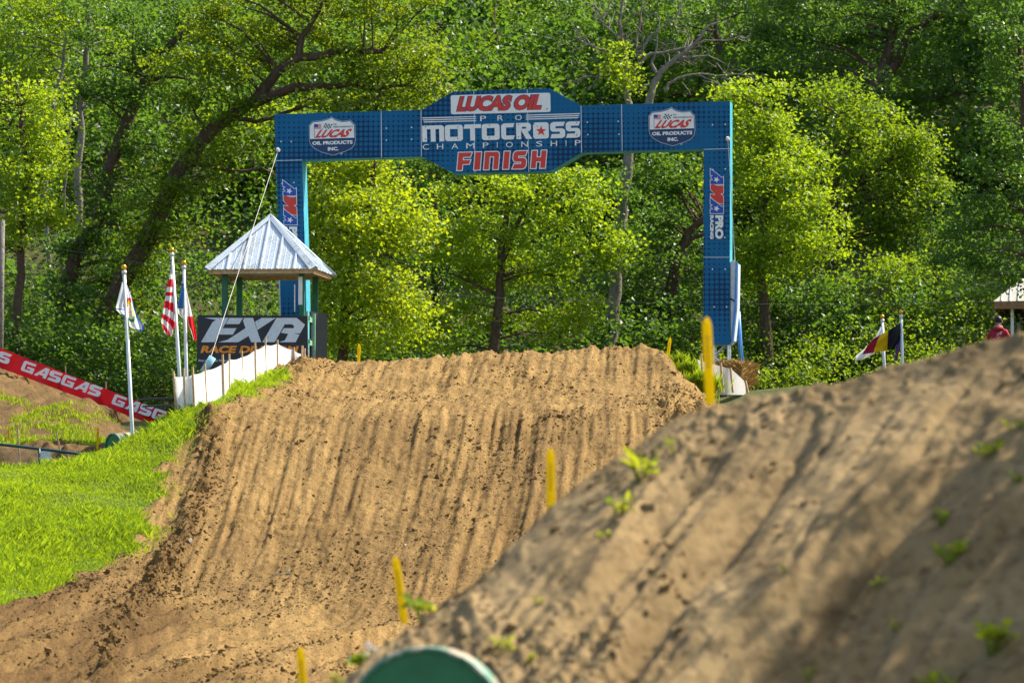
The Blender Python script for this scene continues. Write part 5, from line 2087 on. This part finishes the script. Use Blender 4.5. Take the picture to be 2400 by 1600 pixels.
# ------------------------------------------------------------------ trees
TG = 'trees along the foot of the wooded hill'
tree('oak_tree', 'big dark oak leaning right with heavy limbs reaching over the arch', 133.5,
     [(0.32, 0.08, [(190, 880), (235, 760), (290, 650), (345, 560), (382, 478), (432, 383), (470, 333), (535, 275), (597, 237), (653, 165), (701, 134), (808, 117), (897, 119)]),
      (0.16, 0.03, [(597, 237), (640, 222), (689, 205), (749, 202), (823, 196), (883, 208), (960, 200)]),
      (0.11, 0.03, [(701, 134), (707, 86), (749, 24), (770, -40)]),
      (0.08, 0.02, [(432, 383), (467, 386), (555, 402), (612, 394), (647, 413)]),
      (0.09, 0.03, [(470, 333), (478, 300), (455, 262)]),
      (0.07, 0.02, [(535, 275), (600, 285), (680, 260), (760, 240), (830, 250)])],
     [(430, 130, 90, 50, -1), (560, 60, 120, 60), (700, 50, 140, 60, 1), (850, 70, 130, 60), (980, 120, 100, 55, -0.5), (800, 160, 130, 30, -1), (930, 175, 120, 35), (1040, 195, 70, 38), (520, 170, 90, 45, -0.5), (460, 230, 70, 40, -1),
      (640, 120, 90, 40, 1), (720, 240, 100, 28, -1), (880, 240, 110, 26, 0.5), (990, 235, 60, 25), (390, 420, 70, 45, -0.5, 0.8), (500, 320, 60, 30, 1, 0.8), (560, 340, 60, 28, 0, 0.7), (420, 520, 70, 40, -0.5), (360, 560, 80, 50, 0.5), (640, -30, 140, 50),
      (840, -20, 130, 50), (990, 20, 90, 50), (300, 640, 40, 40, -0.3), (350, 560, 35, 35, -0.3), (400, 450, 35, 35, -0.3), (450, 360, 40, 30, -0.3), (520, 285, 40, 25, -0.3), (600, 240, 40, 20, -0.3), (250, 720, 35, 40, -0.3), (330, 480, 50, 45, -0.6), (480, 420, 60, 40, -0.6), (300, 740, 60, 50, 0)],
     'leaf_oak', group=TG, twigs=260, density=300)
tree('oak_tree', 'dark oak with upright trunk left of the leaning oak', 135.0,
     [(0.28, 0.07, [(140, 880), (150, 760), (165, 650), (200, 560), (249, 470), (283, 325), (314, 245), (333, 203), (344, 165), (367, 126), (421, 84), (528, 19)]),
      (0.10, 0.04, [(333, 203), (317, 165), (310, 120)]), (0.09, 0.03, [(333, 203), (352, 187), (390, 180), (440, 185)]), (0.08, 0.02, [(249, 470), (215, 420), (190, 380)])],
     [(300, 430, 70, 45), (265, 520, 80, 55, -0.5), (335, 330, 55, 40, 0, 0.8), (330, 110, 90, 50), (260, 190, 90, 55, -0.5), (400, 190, 70, 35, 0.5), (360, 30, 110, 50), (220, 610, 100, 50), (250, 290, 60, 50, 0.6), (480, 60, 80, 40, 0.6), (300, 640, 90, 50, 0.5),
      (170, 560, 60, 50, 1), (240, 60, 80, 60, 1), (160, 660, 35, 45, -0.3), (200, 560, 35, 35, -0.3), (255, 450, 35, 40, -0.3), (285, 320, 35, 35, -0.3), (320, 230, 35, 25, -0.3), (150, 740, 50, 40, 0)],
     'leaf_dark', group=TG, twigs=150, density=300)  # darker leaf colour paints in the deep shade on this oak
tree('slender_tree', 'slender tree with tall pale grey trunk near the upper left corner', 140.0,
     [(0.13, 0.06, [(180, 700), (186, 470), (190, 330), (196, 200), (205, 110), (206, 0), (208, -100)]), (0.05, 0.02, [(190, 330), (176, 260), (172, 200)]), (0.05, 0.02, [(190, 255), (215, 240), (250, 225)])],
     [(150, 20, 90, 60), (230, -40, 80, 50), (130, 130, 60, 50, 1), (250, 110, 50, 50, 1, 0.6)], 'leaf_mid', 'bark_grey', TG, twigs=60)
tree('slender_tree', 'thin leaning tree left of the pale trunk', 139.0,
     [(0.08, 0.035, [(110, 700), (113, 375), (125, 250), (150, 110), (156, 80)]), (0.04, 0.02, [(150, 500), (153, 430), (160, 330), (168, 250)])],
     [(70, 60, 110, 70), (30, 180, 90, 60, 1), (110, 200, 60, 50, 1.5)], 'leaf_mid', 'bark_grey', TG, twigs=50)
tree('leafy_tree', 'yellow green leafy tree filling the left edge above the grey pole', 131.0,
     [(0.16, 0.04, [(40, 860), (50, 650), (60, 450), (50, 300), (40, 200)])],
     [(50, 290, 80, 50), (30, 380, 80, 50, -0.5), (110, 400, 60, 40, 0.5), (80, 470, 80, 40, -0.5), (20, 500, 60, 40), (120, 500, 50, 30, 0), (60, 555, 60, 25, -0.5), (20, 220, 70, 50), (100, 320, 50, 35, 1)],
     'leaf_bright', group=TG, twigs=70, density=320, grow=1.2)
tree('bright_tree', 'bright yellow green tree just right of the shelter under the arch', 127.0,
     [(0.17, 0.04, [(800, 870), (808, 760), (820, 640), (845, 540), (870, 450), (880, 380)]), (0.06, 0.02, [(820, 640), (850, 570), (878, 500)]), (0.05, 0.02, [(810, 740), (870, 700), (930, 690)])],
     [(790, 410, 80, 45), (880, 420, 70, 45), (760, 480, 60, 45, -0.5), (850, 500, 80, 45, -0.8), (930, 500, 55, 40), (965, 550, 50, 30), (780, 570, 80, 50, -0.6), (880, 580, 80, 40), (830, 650, 80, 45, -0.8), (760, 660, 50, 50, -0.5), (920, 640, 40, 25),
      (790, 740, 80, 50, -0.6), (900, 720, 70, 40), (980, 700, 50, 30, -0.5), (860, 790, 80, 30, -0.5), (760, 800, 50, 35, -0.3), (950, 770, 40, 25), (830, 350, 70, 35, 0.5)],
     'leaf_yellow', group=TG, twigs=50, density=430, grow=1.15)
tree('leafy_tree', 'spreading yellow green tree with dark trunk in the middle under the arch', 131.0,
     [(0.15, 0.05, [(1162, 850), (1166, 740), (1170, 660), (1174, 600), (1182, 540), (1195, 470), (1205, 400)]), (0.08, 0.03, [(1172, 625), (1200, 550), (1235, 480), (1270, 430)]), (0.05, 0.02, [(1168, 690), (1100, 660), (1050, 640)]),
      (0.05, 0.02, [(1170, 650), (1240, 630), (1310, 610), (1380, 590)])],
     [(1100, 430, 70, 35), (1050, 520, 60, 40), (1120, 540, 70, 35, 0.5), (1230, 440, 90, 40, -0.5), (1310, 430, 70, 35), (1330, 500, 80, 35, -0.6), (1400, 560, 55, 25, -0.4), (1250, 540, 80, 35, -0.5), (1350, 600, 70, 35, -0.4), (1450, 590, 30, 20),
      (1070, 620, 70, 40), (1290, 660, 70, 30, -0.3), (1130, 680, 50, 30, 0.8, 0.7), (1080, 750, 80, 35, 0.5), (1230, 760, 80, 30, 0.6), (1370, 690, 40, 25), (1370, 430, 40, 25), (1130, 620, 60, 35, 0.6), (1250, 620, 60, 30, 0.5), (1310, 760, 60, 30, 0.5), (1010, 780, 60, 35, 0.5)],
     'leaf_bright', group=TG, twigs=70, density=360, grow=1.25)
tree('leafy_tree', 'dark leafy tree between the two bright trees under the arch', 138.0,
     [(0.16, 0.05, [(1030, 860), (1020, 700), (1010, 560), (1020, 420)])],
     [(1000, 400, 80, 60), (980, 520, 60, 60, 1), (1010, 640, 70, 60), (980, 760, 90, 50), (1060, 800, 80, 40), (900, 820, 80, 30), (1100, 340, 90, 50)], 'leaf_dark', group=TG, twigs=50)
# half dead tree
tree('dead_tree', 'half dead grey tree with bare branches rising behind the right half of the beam', 134.0,
     [(0.21, 0.11, [(1428, 860), (1434, 760), (1442, 690), (1450, 600), (1460, 500), (1472, 400), (1482, 320), (1490, 260)]),
      (0.10, 0.02, [(1484, 300), (1474, 241), (1465, 201), (1464, 161), (1468, 135), (1457, 95), (1451, 52), (1457, 17), (1462, -40)]),
      (0.12, 0.02, [(1488, 280), (1520, 245), (1531, 198), (1548, 169), (1583, 138), (1632, 100), (1652, 69), (1690, 50)]),
      (0.05, 0.012, [(1531, 198), (1511, 201), (1496, 215)]), (0.05, 0.010, [(1540, 180), (1527, 150), (1535, 130), (1540, 90), (1548, 40)]),
      (0.05, 0.010, [(1560, 215), (1566, 198), (1589, 184), (1637, 174), (1680, 178), (1766, 176)]), (0.035, 0.008, [(1468, 170), (1434, 174), (1402, 181), (1362, 178)]),
      (0.045, 0.008, [(1468, 135), (1434, 123), (1388, 109), (1350, 89)]), (0.05, 0.010, [(1490, 165), (1525, 126), (1594, 115), (1652, 95), (1709, 95), (1740, 85)]),
      (0.05, 0.010, [(1480, 190), (1497, 143), (1491, 95), (1502, 29), (1508, -20)]), (0.04, 0.008, [(1497, 143), (1520, 90), (1560, 60), (1600, 30)]), (0.04, 0.008, [(1583, 138), (1620, 135), (1660, 130), (1700, 150)]),
      (0.03, 0.006, [(1637, 174), (1670, 190), (1690, 200)]), (0.03, 0.006, [(1457, 95), (1430, 70), (1400, 40), (1390, 0)])],
     [(1452, 160, 22, 16, -0.3), (1470, 190, 16, 14, -0.3), (1445, 120, 12, 10, 0)], 'leaf_bright', 'bark_grey', TG, twigs=10, density=200)
dt = bpy.data.objects['dead_tree']


def add_twigs(root, d, boxes, n, seed):
    """fine bare twigs along the limbs"""
    rr = random.Random(seed)
    mb = MB(root.location)
    for (x0, y0, x1, y1) in boxes:
        for k in range(n):
            t = rr.random()
            bx_, by_ = x0 + (x1 - x0) * t, y0 + (y1 - y0) * t
            a = math.atan2(y1 - y0, x1 - x0) + rr.choice((-1, 1)) * rr.uniform(0.4, 1.1)
            L = rr.uniform(18, 60)
            d0 = d + rr.uniform(-.2, .2)
            p0 = P(bx_, by_, d)
            p1 = P(bx_ + math.cos(a) * L * .5, by_ + math.sin(a) * L * .5 - 3, d0)
            p2 = P(bx_ + math.cos(a + rr.uniform(-.5, .5)) * L, by_ + math.sin(a) * L - 5, d0 + rr.uniform(-.4, .4))
            mb.tube([p0, p1, p2], [0.016, 0.011, 0.005], 4, cap=False)
            for j in range(2):
                q = p1.lerp(p2, rr.random())
                mb.tube([q, q + Vector((rr.uniform(-.25, .25), rr.uniform(-.2, .2), rr.uniform(-.05, .3)))], [0.007, 0.003], 3, cap=False)
    tag(mb.build('twigs', M['bark_grey'], root, True), kind='stuff')


add_twigs(dt, 134.0, [(1468, 135, 1457, 17), (1548, 169, 1652, 69), (1566, 198, 1766, 176), (1434, 123, 1350, 89), (1525, 126, 1740, 85), (1497, 143, 1508, -20), (1520, 90, 1600, 30), (1583, 138, 1700, 150), (1434, 174, 1362, 178), (1430, 70, 1390, 0)], 9, 5)
tree('oak_tree', 'dark oak with a crooked limb just left of the right arch leg', 136.5,
     [(0.2, 0.07, [(1552, 880), (1556, 780), (1570, 690), (1580, 640), (1592, 590), (1612, 545), (1650, 512), (1720, 480)]), (0.09, 0.04, [(1592, 590), (1620, 560), (1660, 545)]), (0.06, 0.02, [(1560, 740), (1520, 690), (1490, 660)])],
     [(1500, 430, 70, 40), (1580, 400, 80, 40), (1620, 460, 50, 40, 0.5), (1520, 530, 70, 45, -0.5), (1590, 500, 50, 40, 1), (1490, 640, 60, 50), (1560, 600, 60, 40, -0.5, 0.7), (1600, 700, 60, 40, 0.5), (1500, 740, 80, 40), (1610, 780, 60, 40), (1450, 790, 60, 35, 1),
      (1640, 620, 40, 50, 1), (1540, 820, 80, 30), (1440, 440, 60, 40, -3.2), (1470, 520, 55, 45, -3.2), (1430, 600, 40, 30, -3.2, 0.6)],
     'leaf_dark', group=TG, twigs=70, density=340, grow=1.1)
tree('leafy_tree', 'sunlit yellow green tree just right of the right arch leg', 133.0,
     [(0.2, 0.05, [(1800, 900), (1795, 780), (1780, 640), (1790, 500), (1810, 380), (1800, 260)]), (0.07, 0.02, [(1785, 590), (1740, 570), (1700, 580)]), (0.06, 0.02, [(1790, 520), (1850, 480), (1900, 460)])],
     [(1730, 215, 40, 25), (1790, 240, 60, 35), (1760, 310, 60, 40), (1840, 310, 60, 40, -0.3), (1800, 390, 80, 40, -0.5), (1880, 400, 50, 35), (1750, 450, 60, 40, -0.3), (1850, 470, 80, 40, -0.5), (1920, 520, 50, 35), (1780, 530, 70, 40, -0.5), (1860, 570, 80, 40, -0.3),
      (1740, 610, 50, 40), (1930, 600, 40, 25), (1810, 640, 70, 35), (1890, 350, 40, 30), (1700, 380, 40, 40, 0.5)],
     'leaf_bright', group=TG, twigs=70, density=360, grow=1.3)
tree('leafy_tree', 'mid green round topped tree right of the sunlit one', 138.0,
     [(0.2, 0.05, [(1975, 900), (1970, 760), (1960, 600), (1952, 448), (1980, 375), (2000, 300)]), (0.09, 0.03, [(1960, 560), (1987, 463), (2025, 421), (2080, 380)])],
     [(1960, 240, 70, 45), (2030, 270, 60, 40), (2090, 310, 60, 40), (1990, 340, 80, 45, -0.5), (2080, 390, 80, 45), (2150, 340, 60, 40), (2000, 440, 70, 40, 0.4), (2100, 470, 80, 45, -0.3), (2170, 430, 50, 45), (2040, 540, 80, 40), (2130, 560, 70, 40), (1950, 520, 50, 40, 1)],
     'leaf_mid', group=TG, twigs=90, density=340, grow=1.25)
tree('oak_tree', 'large dark oak with forked trunk filling the upper right', 144.0,
     [(0.26, 0.10, [(2030, 700), (2035, 450), (2040, 260), (2050, 195), (2087, 107), (2092, 50), (2100, -30)]), (0.18, 0.04, [(2048, 260), (2079, 187), (2129, 80), (2190, 38), (2260, 5)]), (0.1, 0.03, [(2060, 300), (2117, 245), (2200, 225), (2290, 215)])],
     [(1930, 70, 90, 50), (2040, 50, 100, 45), (2160, 50, 100, 45), (2270, 70, 80, 50), (2200, 140, 100, 45), (2100, 160, 70, 35, 1), (2250, 200, 90, 40), (2150, 230, 70, 35), (2320, 150, 70, 60), (1870, 130, 80, 60), (1960, 160, 60, 40, 1), (1830, 40, 80, 60), (2000, -20, 150, 40), (2200, -20, 150, 40)],
     'leaf_dark', group=TG, twigs=160, density=280)  # shade on this crown is put into the darker leaf colour
tree('leafy_tree', 'very dark tree at the right edge above the pavilion', 127.5,
     [(0.22, 0.06, [(2440, 900), (2430, 700), (2420, 500), (2400, 300), (2390, 100)])],
     [(2360, 60, 60, 60), (2370, 180, 50, 60), (2360, 300, 60, 60), (2320, 390, 50, 35), (2380, 420, 50, 60), (2300, 480, 70, 45), (2370, 540, 60, 60), (2280, 560, 60, 40), (2330, 620, 70, 40), (2420, 640, 60, 60), (2230, 600, 50, 35)],
     'leaf_dark', group=TG, twigs=80, density=380)
tree('leafy_tree', 'low mid green tree behind the black, yellow and red flag', 135.0,
     [(0.12, 0.04, [(2140, 900), (2150, 800), (2172, 740), (2200, 660)]), (0.05, 0.02, [(2150, 800), (2100, 740), (2060, 700)])],
     [(2000, 660, 70, 40), (2080, 640, 70, 40), (2160, 650, 70, 40, -0.4), (2230, 690, 60, 40), (2060, 730, 80, 40), (2150, 740, 70, 40), (2250, 760, 70, 30), (2190, 800, 80, 30), (2080, 810, 80, 30), (2290, 720, 50, 35)],
     'leaf_mid', group=TG, twigs=90, density=320)
tree('leafy_tree', 'bluish dark bushy tree behind the blue pipe of the right guy rope', 134.5,
     [(0.09, 0.05, [(1772, 930), (1775, 860), (1780, 780), (1790, 700)]), (0.04, 0.02, [(1780, 780), (1840, 740), (1900, 720)])],
     [(1770, 710, 60, 45), (1850, 690, 70, 40), (1930, 690, 60, 40), (1800, 790, 70, 40), (1890, 780, 80, 45), (1970, 760, 60, 40), (1850, 860, 90, 35), (1950, 840, 80, 35), (1740, 830, 40, 40), (2020, 840, 60, 30)],
     'leaf_dark', 'bark_grey', TG, twigs=60, density=360)
# trees higher on the hill, behind the first row
HG = 'trees higher up the wooded hill'
for (nm, lab, d, x, y, leaf, rr_) in (('hill_tree', 'hillside tree in the gap above the octagonal centre of the beam', 152.0, 1160, 120, 'leaf_mid', 1.0), ('hill_tree', 'hillside tree left of the bare branches of the dead tree', 150.0, 1320, 130, 'leaf_dark', 1.0),
                                      ('hill_tree', 'hillside tree behind the bare branches of the dead tree', 147.0, 1500, 100, 'leaf_dark', 1.05), ('hill_tree', 'hillside tree above the right end of the beam', 149.0, 1680, 90, 'leaf_dark', 1.1),
                                      ('hill_tree', 'hillside tree seen through the limbs of the leaning oak', 148.0, 880, 180, 'leaf_mid', 1.0), ('hill_tree', 'hillside tree behind the two oaks at left', 147.0, 560, 330, 'leaf_bright', 1.0),
                                      ('hill_tree', 'hillside tree behind the slender pale trunk', 150.0, 180, 250, 'leaf_bright', 1.1), ('hill_tree', 'hillside tree at the upper left corner', 152.0, 20, 60, 'leaf_mid', 1.0),
                                      ('hill_tree', 'hillside tree high above the middle of the beam', 158.0, 1230, -20, 'leaf_mid', 1.0), ('hill_tree', 'hillside tree behind the crooked limb under the beam', 146.0, 1600, 400, 'leaf_mid', 1.0),
                                      ('hill_tree', 'hillside tree behind the trunk of the dead tree', 145.0, 1400, 480, 'leaf_dark', 1.0), ('hill_tree', 'hillside tree in the dark gap at the far right', 148.0, 2260, 330, 'leaf_dark', 1.1)):
    lob = []
    rl = random.Random(int(x * 7 + y))
    for k in range(13):
        lob.append((x + rl.gauss(0, 75) * rr_, y + rl.gauss(30, 75) * rr_, rl.uniform(55, 85), rl.uniform(38, 60), rl.uniform(-2, 1.5)))
    tree(nm, lab, d, [(0.2, 0.05, [(x + 8, y + 420), (x - 5, y + 200), (x + 6, y + 40), (x, y - 60)])], lob, leaf, group=HG, twigs=30, density=200, leaf_size=0.115)

# ------------------------------------------------------------------ foliage masses on the hillside and undergrowth
def mass(name, n_cl, region, per, cl_r, leaf_size, mat, label, hmax, seed, fade=None):
    r = np.random.default_rng(seed)
    x = r.uniform(region[0], region[1], n_cl) * 1.0
    y = r.uniform(region[2], region[3], n_cl)
    x = x * y / 140.0
    h = r.uniform(0, 1, n_cl) ** 0.8 * hmax * (0.35 + 1.3 * np.clip(0.5 + fbm(x * 0.35, y * 0.35, seed, 3), 0, 1))
    z = G(x, y) + h
    c = np.stack([x, y, z], -1)
    n2 = np.maximum(4, (per * r.uniform(0.4, 1.5, n_cl)).astype(int))
    ii = np.repeat(np.arange(n_cl), n2)
    g = r.normal(0, 1, (len(ii), 3)) * np.array([0.65, 0.65, 0.4])
    cr = cl_r * r.uniform(0.6, 1.3, n_cl)
    pts = c[ii] + g * cr[ii][:, None]
    ti = r.normal(0.5, 0.18, n_cl)[ii] + r.normal(0, 0.16, len(ii))
    LEAFCOUNT[0] += len(pts)
    me = leaf_mesh(name, pts, leaf_size, ti, 0.5)
    tag(link_mesh(name, me, M[mat]), label, 'foliage', kind='stuff')


mass('hillside_foliage', 4700, (-14, 14, 142, 174), 42, 0.72, 0.17, 'leaf_dark', 'dense green woodland foliage covering the hill behind the trees', 4.0, 401)
mass('undergrowth', 1500, (-15, 15, 132.5, 139), 30, 0.42, 0.13, 'leaf_dark', 'shaded undergrowth at the foot of the wooded hill', 2.4, 402)
mass('undergrowth', 620, (-14.5, -6.5, 128.5, 134), 34, 0.34, 0.10, 'leaf_dark', 'green brambles and weeds behind the red banner and flagpoles', 1.5, 403)  # deep shade behind the banner is painted in with dark leaves
mass('undergrowth', 260, (4.5, 12.5, 130, 133), 34, 0.34, 0.085, 'leaf_mid', 'lighter green shrubs along the hill foot behind the berm', 1.3, 404)

# ------------------------------------------------------------------ tree beside the berm, outside the frame, that dapples it with shade
def side_tree(loc, lobes, label, leaf=0.13):
    base = Vector(loc)
    root = empty('shade_tree', base)
    tag(root, label, 'tree')
    mb = MB(base)
    mb.tube([base, base + Vector((0.1, 0.1, 2.5)), base + Vector((-0.1, 0.2, 5)), base + Vector((0, 0, max(l[2] for l in lobes)))], [0.3, 0.22, 0.16, 0.05], 8)
    cc, tt = [], []
    for (dx, dy, dz, r) in lobes:
        k = int((52 if leaf < 0.2 else 9) * r * r)
        u = rng.normal(0, 1, (k, 3))
        u /= np.linalg.norm(u, axis=1)[:, None]
        cen = np.array([dx, dy, dz]) + u * (r * rng.uniform(0.2, 1, k) ** 0.5)[:, None] * np.array([1, 1, 0.7])
        mb.tube([base + Vector((0, 0.1, max(2.5, dz - r))), base + Vector((dx, dy, dz))], [0.09, 0.03], 5)
        ii = np.repeat(np.arange(k), 26)
        cc.append(cen[ii] + rng.normal(0, 0.22, (len(ii), 3)))
        tt.append(rng.normal(0.5, 0.2, len(ii)))
    mb.build('trunk', M['bark'], root, True)
    me = leaf_mesh('crown', np.concatenate(cc), leaf, np.concatenate(tt))
    link_mesh('crown', me, M['leaf_mid'], root)


side_tree((9.6, 41.0, -1.7), [(-0.8, -1.0, 8.2, 1.4), (1.0, 0.6, 9.0, 1.4), (-1.4, 0.6, 8.0, 1.2), (-0.2, -2.4, 8.6, 1.2), (0.4, 1.8, 7.6, 1.2), (1.8, -1.0, 8.2, 1.3), (-1.6, -2.2, 7.4, 1.0), (-1.2, -3.4, 8.2, 1.2), (-2.0, -1.8, 8.6, 1.1), (0.6, -3.8, 9.0, 1.3)], 'leafy tree standing right of the berm outside the picture')
for k, (tx, ty, th, lab) in enumerate(((23, 149, 16, 'second hillside tree up the slope beyond the right edge'), (16.5, 152, 15, 'hillside tree high up beyond the upper right corner'), (25, 141, 18, 'hillside tree farthest out beyond the right edge'))):
    gz_ = float(G(tx, ty))
    side_tree((tx, ty, gz_), [(random.uniform(-2.5, 2.5), random.uniform(-2.5, 2.5), th * random.uniform(0.45, 1.0), 2.2) for _ in range(10)], lab, 0.3)
print('LEAVES', LEAFCOUNT[0])
